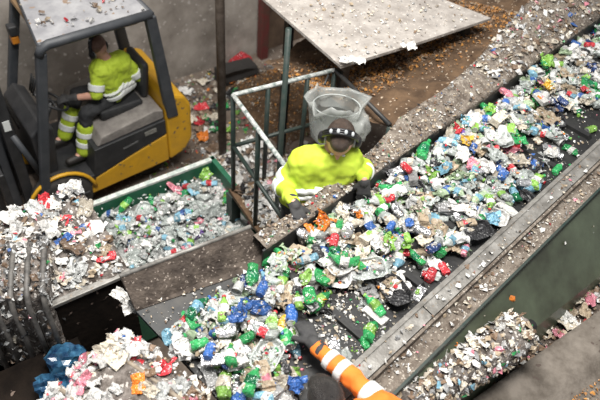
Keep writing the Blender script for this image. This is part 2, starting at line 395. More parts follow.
tag(gut, 'narrow steel gutter full of litter between green panel and kerb', 'gutter')
flakes('gutter_litter', [ka + (kb - ka) * r_.uniform(.2, 1) + kn * r_.uniform(.0, .2) + Vector((0, 0, -.07)) for _ in range(330)], (0.02, 0.09), *wl({'white': 3, 'cream': 3, 'tan': 3, 'brown': 6, 'black': 3, 'red': .6, 'green': .4, 'blue': .3, 'pink': .7}), 'mixed litter lying in the gutter beside the kerb', 'litter', seed=43)

# ------------------------------------------------------------------ waste prototypes
def prof_bottle(t):
    ks = [(0, .72), (.03, .98), (.1, 1), (.3, .95), (.34, 1), (.62, 1), (.66, .96), (.72, .9), (.82, .55), (.88, .36), (.94, .34), (1, .34)]
    return float(np.interp(t, [k[0] for k in ks], [k[1] for k in ks]))
def make_bottle(seed, L=.22, R=.036):
    r = random.Random(seed); ph = r.uniform(0, 50); fl = r.uniform(.42, .85); bend = r.uniform(-.05, .05); tw = r.uniform(-.6, .6)
    def pt(t, th, k=1.0):
        rr = R * prof_bottle(t) * k; y = rr * math.cos(th); z = rr * math.sin(th)
        body = 1 - max(0, min(1, (t - .72) / .15))
        f = 1 - (1 - fl) * body * (0.6 + .4 * math.sin(t * 9 + ph))
        z *= f; y *= 1 + (1 - f) * .35
        c = Vector((t * 3, math.cos(th) * 1.3, math.sin(th) * 1.3)) * 1.6 + Vector((ph, 0, 0))
        dn = 1 + .30 * noise.noise(c) * body
        a = tw * t; y, z = y * dn, z * dn
        y, z = y * math.cos(a) - z * math.sin(a), y * math.sin(a) + z * math.cos(a)
        return Vector(((t - .5) * L, y + bend * math.sin(t * 3.1), z))
    ts = [0, .03, .1, .18, .26, .33, .40, .48, .56, .63, .70, .76, .82, .88, .95]; S = 12
    def shell(ts, k, cap):
        bm = bmesh.new(); rows = [[bm.verts.new(pt(t, 6.2832 * j / S, k)) for j in range(S)] for t in ts]
        for a, b in zip(rows, rows[1:]):
            for j in range(S): bm.faces.new((a[j], a[(j + 1) % S], b[(j + 1) % S], b[j]))
        if cap: bm.faces.new(rows[0][::-1]); bm.faces.new(rows[-1])
        return from_bm(bm, 'bottle', False)
    body = shell(ts, 1, True); lab = shell([.33, .40, .48, .56, .62], 1.035, False)
    bm = bmesh.new(); c0 = pt(.93, 0) + (pt(.93, math.pi) - pt(.93, 0)) / 2; c1 = pt(1.0, 0) + (pt(1.0, math.pi) - pt(1.0, 0)) / 2
    bm_tube(bm, [c0, c1], .0155, 12); cap = from_bm(bm, 'cap', False)
    return body, [('label_sleeve', lab), ('cap', cap)]
def make_can(seed, L=.125, R=.033):
    r = random.Random(seed); ph = r.uniform(0, 50); fl = r.uniform(.35, .95); S = 14
    def pt(t, th, k=1):
        q = float(np.interp(t, [0, .04, .1, .9, .97, 1], [.78, .82, 1, 1, .84, .82])) * R * k
        mid = math.sin(math.pi * t)
        f = 1 - (1 - fl) * mid
        d = 1 + .35 * mid * noise.noise(Vector((t * 4 + ph, math.cos(th) * 2, math.sin(th) * 2)))
        return Vector(((t - .5) * L * (1 - .25 * (1 - fl)), q * math.cos(th) * d * (1 + (1 - f) * .3), q * math.sin(th) * f * d))
    bm = bmesh.new(); rows = [[bm.verts.new(pt(t, 6.2832 * j / S)) for j in range(S)] for t in (0, .04, .1, .2, .32, .44, .56, .68, .8, .9, .97)]
    for a, b in zip(rows, rows[1:]):
        for j in range(S): bm.faces.new((a[j], a[(j + 1) % S], b[(j + 1) % S], b[j]))
    bm.faces.new(rows[0][::-1]); bm.faces.new(rows[-1])
    body = from_bm(bm, 'can')
    bm = bmesh.new(); bm_tube(bm, [pt(.97, 0) * .5 + pt(.97, math.pi) * .5, pt(1.01, 0) * .5 + pt(1.01, math.pi) * .5], R * .84, 14)
    return body, [('lid', from_bm(bm, 'lid'))]
def make_lump(seed, s=(.09, .065, .04), amp=.55, sub=2):
    r = random.Random(seed); ph = Vector((r.uniform(0, 90), r.uniform(0, 90), 0))
    bm = bmesh.new(); bmesh.ops.create_icosphere(bm, subdivisions=sub, radius=1)
    for v in bm.verts:
        n_ = v.co.copy(); k = 1 + amp * noise.noise(n_ * 1.4 + ph) + .5 * amp * noise.noise(n_ * 3.4 + ph) - .22 * abs(noise.noise(n_ * 5 + ph))
        v.co = Vector((n_.x * s[0] * k, n_.y * s[1] * k, n_.z * s[2] * k))
    return from_bm(bm, 'lump'), []
def make_sheet(seed, s=(.09, .06), amp=.03, g=7):
    r = random.Random(seed); ph = Vector((r.uniform(0, 90), r.uniform(0, 90), 0)); bm = bmesh.new(); rows = []
    for layer in (0, 1):
        rw = []
        for i in range(g):
            row = []
            for j in range(g):
                x, y = i / (g - 1) * 2 - 1, j / (g - 1) * 2 - 1
                q = Vector((x * 1.5, y * 1.5, 0)) + ph
                ed = 1 + .3 * noise.noise(Vector((x, y, 0)) * 1.2 + ph * 2)
                z = amp * (noise.noise(q * 1.3) * 1.6 + noise.noise(q * 3) * .9) + abs(x + .3 * y) * amp * r.choice([.6])
                row.append(bm.verts.new(Vector((x * s[0] * ed, y * s[1] * ed, z + (0 if layer else .002)))))
            rw.append(row)
        rows.append(rw)
    for rw, fl in ((rows[0], 0), (rows[1], 1)):
        for a, b in zip(rw, rw[1:]):
            for j in range(g - 1):
                f = (a[j], b[j], b[j + 1], a[j + 1]); bm.faces.new(f if not fl else f[::-1])
    return from_bm(bm, 'sheet'), []
def make_crumple(seed, s=.075, g=11, tall=.5):
    r = random.Random(seed); ph = Vector((r.uniform(0, 90), r.uniform(0, 90), r.uniform(0, 90))); bm = bmesh.new(); lay = []
    for layer in (0, 1):
        rw = []
        for i in range(g):
            row = []
            for j in range(g):
                x, y = i / (g - 1) * 2 - 1, j / (g - 1) * 2 - 1
                q = Vector((x * 1.1, y * 1.1, 0)) + ph
                dx = noise.noise_vector(q * 1.1) * .9 + noise.noise_vector(q * 2.6) * .5
                p = Vector((x * .62, y * .45, 0)) + Vector((dx.x * .55, dx.y * .5, dx.z * tall))
                row.append(bm.verts.new(p * s + Vector((0, 0, -.003 * layer))))
            rw.append(row)
        lay.append(rw)
    for rw, fl_ in ((lay[0], 0), (lay[1], 1)):
        for a, b in zip(rw, rw[1:]):
            for j in range(g - 1):
                f = (a[j], b[j], b[j + 1], a[j + 1]); bm.faces.new(f if not fl_ else f[::-1])
    zs = [v.co.z for v in bm.verts]; mz = (max(zs) + min(zs)) / 2
    for v in bm.verts: v.co.z -= mz
    return from_bm(bm, 'crumple'), []
def make_carton(seed, s=(.17, .075, .055)):
    r = random.Random(seed); bm = bmesh.new(); bmesh.ops.create_cube(bm, size=1)
    bmesh.ops.subdivide_edges(bm, edges=bm.edges, cuts=2, use_grid_fill=True)
    ph = r.uniform(0, 50); fl = r.uniform(.5, 1)
    for v in bm.verts:
        c = v.co; k = 1 + .35 * noise.noise(c * 2.5 + Vector((ph, 0, 0)))
        pinch = 1 - (1 - fl) * max(0, c.x + .2)
        v.co = Vector((c.x * s[0], c.y * s[1] * k * (1 + .2 * (1 - pinch)), c.z * s[2] * k * pinch))
    body = from_bm(bm, 'carton')
    bm = bmesh.new(); bm_box(bm, (.06 * s[0], 0, s[2] * .42 * fl), (s[0] * .4, s[1] * .7, .012)); pr = from_bm(bm, 'panel')
    bm = bmesh.new(); bm_box(bm, (s[0] * .53, 0, 0), (s[0] * .12, s[1] * 1.02, .008)); fn = from_bm(bm, 'fin')
    return body, [('printed_panel', pr), ('sealed_fin', fn)]
def make_cup(seed, R=.042, H=.085):
    r = random.Random(seed); ph = r.uniform(0, 50); S = 16; bm = bmesh.new(); rows = []
    fl = r.uniform(.55, 1)
    prof = [(0.02, .0), (.72, .0), (.76, .05), (.95, .93), (1.06, .95), (1.06, 1.0), (.93, 1.0), (.70, .1), (.02, .08)]
    for q, h in prof:
        rows.append([bm.verts.new(Vector(((h - .5) * H, R * q * math.cos(6.2832 * j / S) * (1 + .12 * noise.noise(Vector((h * 3 + ph, j * .5, 0)))), R * q * fl * math.sin(6.2832 * j / S)))) for j in range(S)])
    for a, b in zip(rows, rows[1:]):
        for j in range(S): bm.faces.new((a[j], a[(j + 1) % S], b[(j + 1) % S], b[j]))
    return from_bm(bm, 'cup'), []
def make_tray(seed, s=(.11, .075, .03)):
    r = random.Random(seed); bm = bmesh.new(); rows = []
    ph = r.uniform(0, 50)
    for q, z in ((.84, 0), (.95, .9), (1.05, .92), (1.05, 1), (.93, 1), (.82, .12), (.03, .1)):
        row = []
        for j in range(16):
            th = 6.2832 * (j + .5) / 16; c, sn = math.cos(th), math.sin(th); k = max(abs(c), abs(sn)); k = 1 / (k ** .75)
            row.append(bm.verts.new(Vector((c * k * s[0] * q, sn * k * s[1] * q, s[2] * (z - .5) + .012 * noise.noise(Vector((c * 1.5 + ph, sn * 1.5, 0)))))))
        rows.append(row)
    bm.faces.new(rows[0])
    for a, b in zip(rows, rows[1:]):
        for j in range(16): bm.faces.new((a[j], b[j], b[(j + 1) % 16], a[(j + 1) % 16]))
    bm.faces.new(rows[-1]); bmesh.ops.recalc_face_normals(bm, faces=bm.faces)
    return from_bm(bm, 'tray'), []

KIND = {
 'bottle': dict(name='plastic_bottle', protos=[make_bottle(10 + i, .17 + .015 * (i % 4), .033 + .003 * (i % 3)) for i in range(8)], noun='crushed plastic bottle with sleeve', cat='bottle', h=.05, ex=(.10, .045)),
 'can': dict(name='drink_can', protos=[make_can(30 + i) for i in range(6)], noun='dented drink can', cat='can', h=.05, ex=(.06, .04)),
 'bag': dict(name='plastic_bag', protos=[make_crumple(50 + i, .105 + .012 * (i % 3)) for i in range(10)] + [make_lump(50 + i, (.075, .05, .03), .7) for i in range(2)], noun='crumpled plastic bag', cat='bag', h=.05, ex=(.08, .06)),
 'film': dict(name='film_scrap', protos=[make_sheet(70 + i, (.06 + .012 * (i % 3), .042 + .008 * (i % 4)), .022) for i in range(8)], noun='creased film scrap', cat='film', h=.025, ex=(.06, .045)),
 'carton': dict(name='drink_carton', protos=[make_carton(90 + i, (.15 + .01 * (i % 3), .07, .05)) for i in range(5)], noun='squashed drink carton', cat='carton', h=.045, ex=(.08, .04)),
 'cup': dict(name='plastic_cup', protos=[make_cup(110 + i) for i in range(4)], noun='squashed plastic cup', cat='cup', h=.06, ex=(.05, .045)),
 'tray': dict(name='food_tray', protos=[make_tray(120 + i) for i in range(4)], noun='shallow plastic food tray', cat='tray', h=.03, ex=(.1, .07)),
}
def setmat(o, m):
    if not o.data.materials: o.data.materials.append(W['white'])
    o.material_slots[0].link = 'OBJECT'; o.material_slots[0].material = m
def put(kind, colour, loc, eul, scale, where, group, r, parts=True):
    K = KIND[kind]; body, ps = r.choice(K['protos'])
    o = link(K['name'], body); setmat(o, W[colour]); o.location = loc; o.rotation_euler = eul; o.scale = (scale,) * 3
    tag(o, '%s %s %s' % (WORD[colour], K['noun'], where), K['cat'], group)
    if parts:
        for nm, me in ps:
            c = link(nm, me, None, o)
            if nm == 'cap': cm = W[r.choice(['white', 'blue', 'red', 'green', 'white', 'lime'])]
            elif nm == 'lid': cm = W['silver']
            elif nm == 'label_sleeve': cm = W[r.choice(['white', 'haze', 'blue', 'red', 'lime', 'white', 'cream', 'lblue'])] if colour != 'green' else W[r.choice(['green', 'lime', 'white', 'dgreen'])]
            elif nm == 'printed_panel': cm = W[r.choice(['red', 'blue', 'lime', 'orange', 'cream', 'white', 'pink'])]
            else: cm = W[colour]
            setmat(c, cm)
    return o

# ------------------------------------------------------------------ items on the belt
CELL = .03; HM = {}
def hm_cells(u, n, a, ex, ey):
    out = []; c, s = math.cos(a), math.sin(a); m = int(max(ex, ey) / CELL) + 1
    for i in range(-m, m + 1):
        for j in range(-m, m + 1):
            x, y = i * CELL, j * CELL; lx, ly = x * c + y * s, -x * s + y * c
            if abs(lx) <= ex and abs(ly) <= ey: out.append((int((u + x) / CELL), int((n + y) / CELL)))
    return out or [(int(u / CELL), int(n / CELL))]
BELT_WHERE = 'among the waste on the black sorting belt'
def drop(kind, colour, u, n, a, scale, r, tilt=.22, maxh=.17):
    K = KIND[kind]; ex, ey = K['ex'][0] * scale, K['ex'][1] * scale
    rn = abs(math.sin(a)) * ex + abs(math.cos(a)) * ey
    n = min(max(n, NO + rn * .8 + .01), NI - rn * .7 - .005)
    cells = hm_cells(u, n, a, ex * .8, ey * .8); hs = sorted(HM.get(c, 0) for c in cells)
    base = hs[int(len(hs) * .72)]
    if base > maxh: return None
    h = K['h'] * scale
    for c in cells: HM[c] = max(HM.get(c, 0), base + h * .78)
    z = BZ + base + h * .46
    return put(kind, colour, B(u, n, z), (r.uniform(-tilt, tilt) * (base > .02) + (r.uniform(0, 6.28) if kind in ('bottle', 'can', 'cup') and False else 0), r.uniform(-tilt, tilt) * (base > .02), UA + a), scale, BELT_WHERE, WORD[colour] + ' ' + K['cat'] + 's on the sorting belt', r)
def pix_un(x, y, z=1.9):
    p = at(x, y, z); return p.dot(UD), p.dot(ND)
rb_ = random.Random(77)
# open patches of bare belt seen in the photograph (u0,u1,n0,n1), keep-out probability
def bare(x, y):
    for x0, y0, x1, y1, pr in ((292, 312, 324, 352, .97), (322, 285, 372, 350, .93), (398, 262, 455, 300, .75), (560, 105, 600, 150, .9), (505, 150, 550, 180, .75), (300, 350, 370, 400, .85), (395, 300, 430, 330, .6), (490, 180, 520, 200, .5)):
        if x0 < x < x1 and y0 < y < y1: return pr
    return 0
def proj(p):
    d = p - CAM; wv = d.dot(FW); return 300 + FPX * d.dot(RT) / wv, 200 - FPX * d.dot(UP) / wv
DIST = [('bottle', 'clear', 11), ('bottle', 'haze', 5), ('bottle', 'green', 6), ('bottle', 'lime', 1.5), ('bottle', 'lblue', 2.5), ('bottle', 'dgreen', 2.5), ('bottle', 'pale_green', 4),
        ('can', 'silver', 6), ('can', 'green', 3), ('can', 'red', 1.3), ('can', 'blue', 2), ('can', 'yellow', 1), ('can', 'lime', 1), ('can', 'black', 2), ('can', 'navy', 2),
        ('bag', 'white', 4), ('bag', 'clear', 5), ('bag', 'haze', 5), ('bag', 'tan', 2.5), ('bag', 'cream', 5), ('bag', 'black', 1.5), ('bag', 'lime', .6), ('bag', 'pink', .7), ('bag', 'blue', .8), ('bag', 'pale_green', 3),
        ('film', 'white', 4), ('film', 'clear', 5), ('film', 'cream', 4), ('film', 'lblue', 1.2), ('film', 'green', 1.5), ('film', 'tan', 2), ('film', 'lime', 1.3), ('film', 'grey', 2),
        ('carton', 'white', 3), ('carton', 'cream', 2.5), ('carton', 'tan', 2.5), ('carton', 'silver', 1), ('carton', 'grey', 1.5),
        ('cup', 'white', 2.5), ('cup', 'haze', 2), ('cup', 'cream', 1), ('tray', 'black', 2), ('tray', 'white', 1), ('tray', 'clear', 2)]
nb = 0
for k in range(3000):
    if nb >= 760: break
    u = US + .04 + (5.7 - US) * rb_.random() ** 1.2; n = NO + .04 + (NI - NO - .06) * rb_.random() ** .8
    x, y = proj(B(u, n, 1.88))
    if not (-10 < x < 625 and -20 < y < 425): continue
    pr = bare(x, y)
    # near third of the belt runs thinner
    if n < NO + .10: pr = max(pr, .6)
    if rb_.random() < pr: continue
    kd_, cl, _ = rb_.choices(DIST, [q[2] for q in DIST])[0]
    if drop(kd_, cl, u, n, rb_.uniform(0, 6.28), rb_.uniform(.6, .92), rb_, maxh=.085): nb += 1
# pieces that stand out in the photograph
KEY = [('bag', 'orange', 322, 230, 1.0, .2), ('bag', 'orange', 357, 220, .55, 1), ('bag', 'orange', 300, 228, .5, 1), ('bottle', 'green', 384, 211, .85, .1), ('can', 'red', 333, 247, .9, .6), ('bottle', 'green', 343, 263, 1.0, 2.2),
       ('carton', 'cream', 369, 239, 1.1, .1), ('bag', 'cream', 361, 257, .9, .5), ('bag', 'lime', 388, 248, .7, .4), ('bag', 'lime', 406, 248, .7, .4), ('bag', 'blue', 408, 228, .7, .4),
       ('can', 'blue', 389, 233, .8, .3), ('can', 'red', 432, 271, 1.0, .3), ('can', 'red', 448, 266, .9, 1.1), ('bottle', 'pink', 474, 253, .75, .3), ('bag', 'yellow', 465, 146, .8, .3), ('bag', 'yellow', 546, 93, .85, 1.2),
       ('bag', 'lblue', 459, 122, .75, .6), ('bag', 'red', 456, 135, .65, .2), ('carton', 'cream', 498, 123, 1.2, .05), ('bag', 'lime', 490, 113, .7, .3), ('bottle', 'green', 480, 98, .8, .4), ('bag', 'lime', 405, 115, .1, 0),
       ('bag', 'lblue', 497, 222, .9, .5), ('bottle', 'lime', 510, 213, .7, .3), ('bottle', 'lime', 547, 187, .95, .1), ('bottle', 'green', 575, 173, .9, .1), ('bottle', 'dgreen', 516, 190, .9, .9),
       ('can', 'blue', 500, 160, .9, .2), ('can', 'blue', 502, 176, .9, .4), ('can', 'red', 405, 173, .9, 1.4), ('bag', 'lime', 430, 178, .8, .3), ('can', 'lime', 405, 246, .7, 1),
       ('bottle', 'green', 374, 304, .95, 1.5), ('bottle', 'green', 378, 330, 1.05, .3), ('bottle', 'green', 366, 338, .7, 1.3), ('bag', 'clear', 350, 353, .7, 1), ('bag', 'lime', 305, 282, .8, .3), ('bottle', 'green', 322, 300, 1.0, .1), ('bottle', 'lime', 298, 305, .8, .9),
       ('can', 'blue', 262, 295, .95, .5), ('bag', 'blue', 243, 316, .8, .4), ('bottle', 'dgreen', 195, 308, 1.0, .2), ('bottle', 'lime', 223, 315, .9, .8), ('bottle', 'green', 253, 387, 1.1, .5), ('bottle', 'green', 232, 362, .9, .9),
       ('bag', 'blue', 296, 390, .8, .3), ('can', 'blue', 210, 358, .9, .6), ('carton', 'silver', 427, 296, .9, .2), ('tray', 'black', 531, 163, 1.1, .1), ('tray', 'black', 395, 290, 1.2, 1.2), ('carton', 'tan', 252, 331, .7, .8), ('bag', 'purple', 461, 137, .4, .8),
       ('bottle', 'green', 545, 70, .9, .2), ('bag', 'lime', 528, 62, .9, .5), ('bag', 'white', 576, 62, 1.0, .3), ('bag', 'red', 585, 90, .7, .8), ('bag', 'navy', 590, 70, .9, .6), ('bottle', 'lblue', 518, 68, 1.0, .4), ('bag', 'white', 460, 160, .9, .4), ('bag', 'pink', 470, 172, .7, .3),
       ('cup', 'white', 541, 105, .9, .4), ('bottle', 'dgreen', 536, 98, .8, .8), ('carton', 'white', 537, 107, .9, 1.3), ('bag', 'pale_green', 285, 258, 1.1, .1)]
for kd_, cl, x, y, sc, a in KEY:
    u, n = pix_un(x, y, 1.92)
    if sc < .2: continue
    drop(kd_, cl, u, n, a, sc * .82, rb_, .15, 1.0)
# crumbs on the bare belt
pts = []
for k in range(2600):
    u = US + (5.5 - US) * rb_.random() ** 1.2; n = rb_.uniform(NO, NI)
    pts.append(B(u, n, BZ + .002))
for k in range(420):
    p = at(rb_.uniform(315, 385), rb_.uniform(285, 355), BZ + .002)
    if NO < p.dot(ND) < NI: pts.append(p)
flakes('belt_crumbs', pts, (0.006, 0.032), *wl({'white': 6, 'cream': 4, 'grey': 2, 'tan': 2, 'pink': .4, 'green': .4, 'lime': .3}), 'white crumbs of paper and film strewn on the bare black belt', 'crumbs', seed=55, lift=.002)
flakes('shelf_crumbs', [B(rb_.uniform(US, 1.6), rb_.uniform(NI, 1.84), BZ) for _ in range(160)], (0.006, 0.03), *wl({'white': 4, 'cream': 3, 'brown': 2, 'tan': 2}), 'pale crumbs on the dark feed shelf under the brown plate', 'crumbs', seed=56, lift=.002)
pts = []
for k in range(5200):
    u = US + .05 + (5.5 - US) * rb_.random() ** 1.15; n = rb_.uniform(NO + .14, NI - .02)
    h = HM.get((int(u / CELL), int(n / CELL)), 0)
    if h > .02: pts.append(B(u, n, BZ + h * .9))
flakes('belt_shreds', pts, (0.01, 0.04), *wl({'white': 4, 'cream': 4, 'tan': 3, 'grey': 3, 'brown': 3, 'green': 1.3, 'pale_green': 2, 'lime': .9, 'blue': .6, 'pink': .5, 'red': .4, 'black': 4, 'clear': 4, 'orange': .4}), 'small shreds of film and paper lying between the bottles on the belt', 'shreds', seed=57)


# ------------------------------------------------------------------ green waste box
bx = [at(88, 208, .6), at(215, 160, .6), at(258, 225, .6), at(131, 275, .6)]
ctr = (bx[0] + bx[1] + bx[2] + bx[3]) / 4
e1 = (bx[1] - bx[0]).normalized(); e2 = Vector((e1.y, -e1.x, 0)); LB = 1.24; WB = .92
wb = empty('waste_box', (ctr.x, ctr.y, GZ), math.atan2(e1.y, e1.x)); tag(wb, 'green steel waste box filled with clear plastic', 'waste box')
M_rim = mat('box_rim', (0.30, 0.36, 0.33), 0.7, col2=(0.62, 0.62, 0.58), scale=25, bump=.3)
HB = .6 - GZ
for sy in (-1, 1):
    box('side_wall', (0, sy * (WB / 2 - .012), HB / 2 + .04), (LB, .025, HB - .08), M_boxgreen, wb)
    box('rim_bar', (0, sy * WB / 2, HB), (LB + .06, .05, .03), M_rim, wb, bevel=.006)
for sx in (-1, 1):
    box('end_wall', (sx * (LB / 2 - .012), 0, HB / 2 + .04), (.025, WB, HB - .08), M_boxgreen, wb)
    box('rim_bar', (sx * LB / 2, 0, HB), (.05, WB + .06, .03), M_boxgreen, wb, bevel=.006)
    for sy in (-1, 1): box('foot', (sx * (LB / 2 - .1), sy * (WB / 2 - .1), .04), (.1, .1, .08), M_boxgreen, wb)
box('floor_plate', (0, 0, .1), (LB - .03, WB - .03, .03), M_boxgreen, wb)
def box_pt(lx, ly, z): return ctr.xy.to_3d() + e1 * lx - e2 * ly + Vector((0, 0, z))
# heap surface
def mound(name, fn, nx, ny, m, kind='stuff', label=None, cat=None):
    bm = bmesh.new(); rows = [[bm.verts.new(fn(i / nx, j / ny)) for j in range(ny + 1)] for i in range(nx + 1)]
    for a, b in zip(rows, rows[1:]):
        for j in range(ny): bm.faces.new((a[j], b[j], b[j + 1], a[j + 1]))
    bmesh.ops.recalc_face_normals(bm, faces=bm.faces)
    if sum(f.normal.z for f in bm.faces) < 0: bmesh.ops.reverse_faces(bm, faces=bm.faces)
    return tag(link(name, from_bm(bm, name, True), m), label, cat, None, kind)
M_boxfill = mat('box_fill', (0.16, 0.16, 0.15), 0.6, col2=(0.45, 0.46, 0.45), scale=18, bump=.8)
mound('box_fill', lambda s, t: box_pt((s - .5) * (LB - .06), (t - .5) * (WB - .06), .43 + .05 * noise.noise(Vector((s * 5, t * 5, 0)))), 24, 18, M_boxfill, 'stuff', 'mass of crushed clear plastic filling the green waste box', 'plastic waste')
rq = random.Random(31)
BOXD = [('bottle', 'clear', 8), ('bottle', 'haze', 4), ('bag', 'clear', 7), ('bag', 'haze', 6), ('film', 'clear', 6), ('film', 'white', 3), ('bag', 'white', 2), ('bottle', 'lblue', 1.2), ('film', 'pink', 1), ('bag', 'lime', .7), ('bottle', 'green', .8), ('film', 'lblue', 1), ('cup', 'haze', 2), ('bag', 'pink', .5), ('tray', 'clear', 2), ('film', 'red', .4), ('film', 'purple', .4)]
for k in range(190):
    kd_, cl, _ = rq.choices(BOXD, [q[2] for q in BOXD])[0]
    lx, ly = rq.uniform(-.53, .53), rq.uniform(-.38, .38)
    put(kd_, cl, box_pt(lx, ly, .46 + rq.uniform(-.01, .07)), (rq.uniform(-.5, .5), rq.uniform(-.5, .5), rq.uniform(0, 6.28)), rq.uniform(.6, .95), 'heaped inside the green waste box', WORD[cl] + ' ' + KIND[kd_]['cat'] + 's in the green waste box', rq)
flakes('box_shreds', [box_pt(rq.uniform(-.57, .57), rq.uniform(-.42, .42), .5 + rq.uniform(-.02, .04)) for _ in range(420)], (.02, .06), *wl({'clear': 8, 'haze': 5, 'white': 3, 'pink': .6, 'green': .5, 'lblue': .6, 'brown': 1, 'black': 1}), 'small clear shreds between the bottles in the green waste box', 'shreds', seed=61)

# ------------------------------------------------------------------ left hopper, heap and bales
ha, hb = at(50, 306, 1.58), at(129, 272, 1.58); hd = (hb - ha).normalized(); hn = Vector((-hd.y, hd.x, 0))
hp0 = hb - hd * 1.9
hop = empty('feed_hopper', ((hp0 + hb) / 2 + hn * .42).xy.to_3d() + Vector((0, 0, GZ)), math.atan2(hd.y, hd.x)); tag(hop, 'dark brown steel feed hopper holding the shredded heap', 'hopper')
M_void = mat('hopper_steel', (0.006, 0.004, 0.003), 0.9, col2=(0.016, 0.011, 0.008), scale=8, bump=.4, specks=True, speck_size=40, speck_amt=.04, speck_col=(.16, .12, .1), spec=.15)
HH = 1.58 - GZ
box('front_wall', (.66, -.41, HH / 2), (.58, .03, HH), M_void, hop); box('front_sill', (-.28, -.41, .75), (1.32, .03, 1.50), M_void, hop); box('back_wall', (0, .43, HH / 2), (1.9, .03, HH), M_void, hop)
for sx in (-1, 1): box('end_wall', (sx * .94, 0, HH / 2), (.03, .84, HH), M_void, hop)
box('rim_bar', (.66, -.42, HH), (.60, .045, .03), M_galv, hop, bevel=.006)
def hop_pt(s, t, z): return hp0 + hd * (1.9 * s) + hn * (.84 * t) + Vector((0, 0, z - 1.58))
def heap_z(s, t): return 1.57 + .17 * math.sin(math.pi * min(1, max(0, t))) ** .7 * (1 - max(0, s - .78) / .22 * .6) + .05 * noise.noise(Vector((s * 9, t * 5, 2))) + .02 * noise.noise(Vector((s * 30, t * 16, 2)))
mound('shredded_heap', lambda s, t: hop_pt(s, t, heap_z(s, t)), 60, 30, M_heap, 'stuff', 'dirty mass of shredded film filling the brown hopper', 'shredded waste')
rh_ = random.Random(91)
flakes('heap_shreds', [hop_pt(s, t, heap_z(s, t)) for s, t in [(rh_.uniform(.3, .99), rh_.uniform(.02, .98)) for _ in range(1500)]], (.02, .08), *wl(PAL_WHITE), 'pale film shreds covering the heap in the brown hopper', 'shreds', seed=92)
HEAPD = [('film', 'white', 6), ('film', 'haze', 4), ('film', 'cream', 3), ('film', 'pink', 1.6), ('film', 'red', 1), ('bag', 'white', 3), ('bag', 'cream', 1.5), ('bag', 'haze', 2), ('film', 'grey', 1.5), ('film', 'black', 1.4), ('film', 'brown', 1.4), ('film', 'blue', .4), ('film', 'tan', 1)]
for k in range(95):
    kd_, cl, _ = rh_.choices(HEAPD, [q[2] for q in HEAPD])[0]; s, t = rh_.uniform(.35, .98), rh_.uniform(.05, .95)
    put(kd_, cl, hop_pt(s, t, heap_z(s, t) + .015), (rh_.uniform(-.5, .5), rh_.uniform(-.5, .5), rh_.uniform(0, 6.28)), rh_.uniform(.5, 1.0), 'on the shredded heap in the brown hopper', WORD[cl] + ' ' + KIND[kd_]['cat'] + 's on the hopper heap', rh_)
def bale(name, c, rz, s, label, n_straps, strap_m, seed, pal, nfl, domed=.06, groove=.0, sr=.011):
    e = empty(name, c, rz); tag(e, label, 'bale')
    bm = bmesh.new(); bmesh.ops.create_cube(bm, size=1); bmesh.ops.subdivide_edges(bm, edges=bm.edges, cuts=15, use_grid_fill=True)
    for v in bm.verts:
        q = v.co.copy(); d = .035 * noise.noise(q * 6 + Vector((seed, 0, 0))) + .018 * noise.noise(q * 16 + Vector((seed, 0, 0)))
        g = groove * (math.cos(q.x * n_straps * 2 * math.pi) - 1) * .5
        edge = 1 - .10 * (abs(q.x) * 2) ** 8 - .08 * (abs(q.y) * 2) ** 8
        dome = domed * (1 - (abs(q.x) * 2) ** 3) * (1 - (abs(q.y) * 2) ** 3) if q.z > .3 else 0
        v.co = Vector((q.x * s[0] * edge * (1 + d), q.y * s[1] * edge * (1 + d) + (g if q.y > 0 else -g) , (q.z + .5) * s[2] + dome + (d + g) * (s[2] if q.z > .3 else 0) * .6))
    me = from_bm(bm, 'compressed_core', True); link('compressed_core', me, M_heap, e)
    r = random.Random(seed)
    for k in range(n_straps):
        x = (k + .5) / n_straps * s[0] - s[0] / 2
        hx, hz = s[1] / 2 * 1.02, s[2] + domed * .75
        pts = [(x, -hx, .0), (x, -hx, hz * .5), (x, -hx, hz - .06), (x, -hx * .8, hz), (x, 0, hz + .015), (x, hx * .8, hz), (x, hx, hz - .06), (x, hx, 0)]
        tube('strap', pts, sr, strap_m, e, 6)
    pts = []
    for k in range(nfl):
        f = r.random()
        if f < .62: pts.append((Vector((r.uniform(-.48, .48) * s[0], r.uniform(-.48, .48) * s[1], s[2] + domed * .6)), Vector((0, 0, 1))))
        elif f < .85: pts.append((Vector((r.uniform(-.48, .48) * s[0], -s[1] * .49, r.uniform(.1, 1) * s[2])), Vector((0, -1, .3))))
        else: pts.append((Vector((s[0] * .48 * r.choice([-1, 1]), r.uniform(-.48, .48) * s[1], r.uniform(.1, 1) * s[2])), Vector((r.choice([-1, 1]), 0, .3))))
    flakes('shreds', pts, (.015, .07), *wl(pal), None, None, parent=e, seed=seed)
    return e
M_strap = mat('strap_dark', (0.05, 0.047, 0.044), 0.6, col2=(0.14, 0.13, 0.12), scale=20)
lb = at(10, 284, 1.66)
bale('strapped_bale', (lb.x, lb.y, 1.10), math.atan2(hd.y, hd.x) - .35, (.50, .44, .66), 'grey strapped bale with upright dark bands standing in the hopper', 6, M_strap, 5, {'white': 2, 'grey': 5, 'brown': 4, 'haze': 2, 'cream': 1, 'pink': .3, 'green': .2, 'blue': .2, 'black': 3}, 520, .03, .05, .017)
bc = B(.55, 1.42, 1.42)
bale('shredded_bale', bc, UA + math.radians(12), (.56, .64, .42), 'pale bale of shredded film leaning at the belt tail', 2, mat('strap_tan', (.20, .16, .12), .8, col2=(.33, .28, .22), scale=20), 17,
     {'white': 8, 'haze': 3, 'cream': 3, 'pink': 1.6, 'red': 1, 'brown': 2.5, 'grey': 2, 'orange': .4, 'blue': .4, 'tan': 1.2}, 1000, .10)
bs = empty('bale_stand', (bc.x, bc.y, GZ), UA + math.radians(12)); tag(bs, 'dark steel stand carrying the pale bale', 'stand')
box('deck', (0, 0, 1.42 - GZ - .03), (.62, .70, .05), M_void, bs)
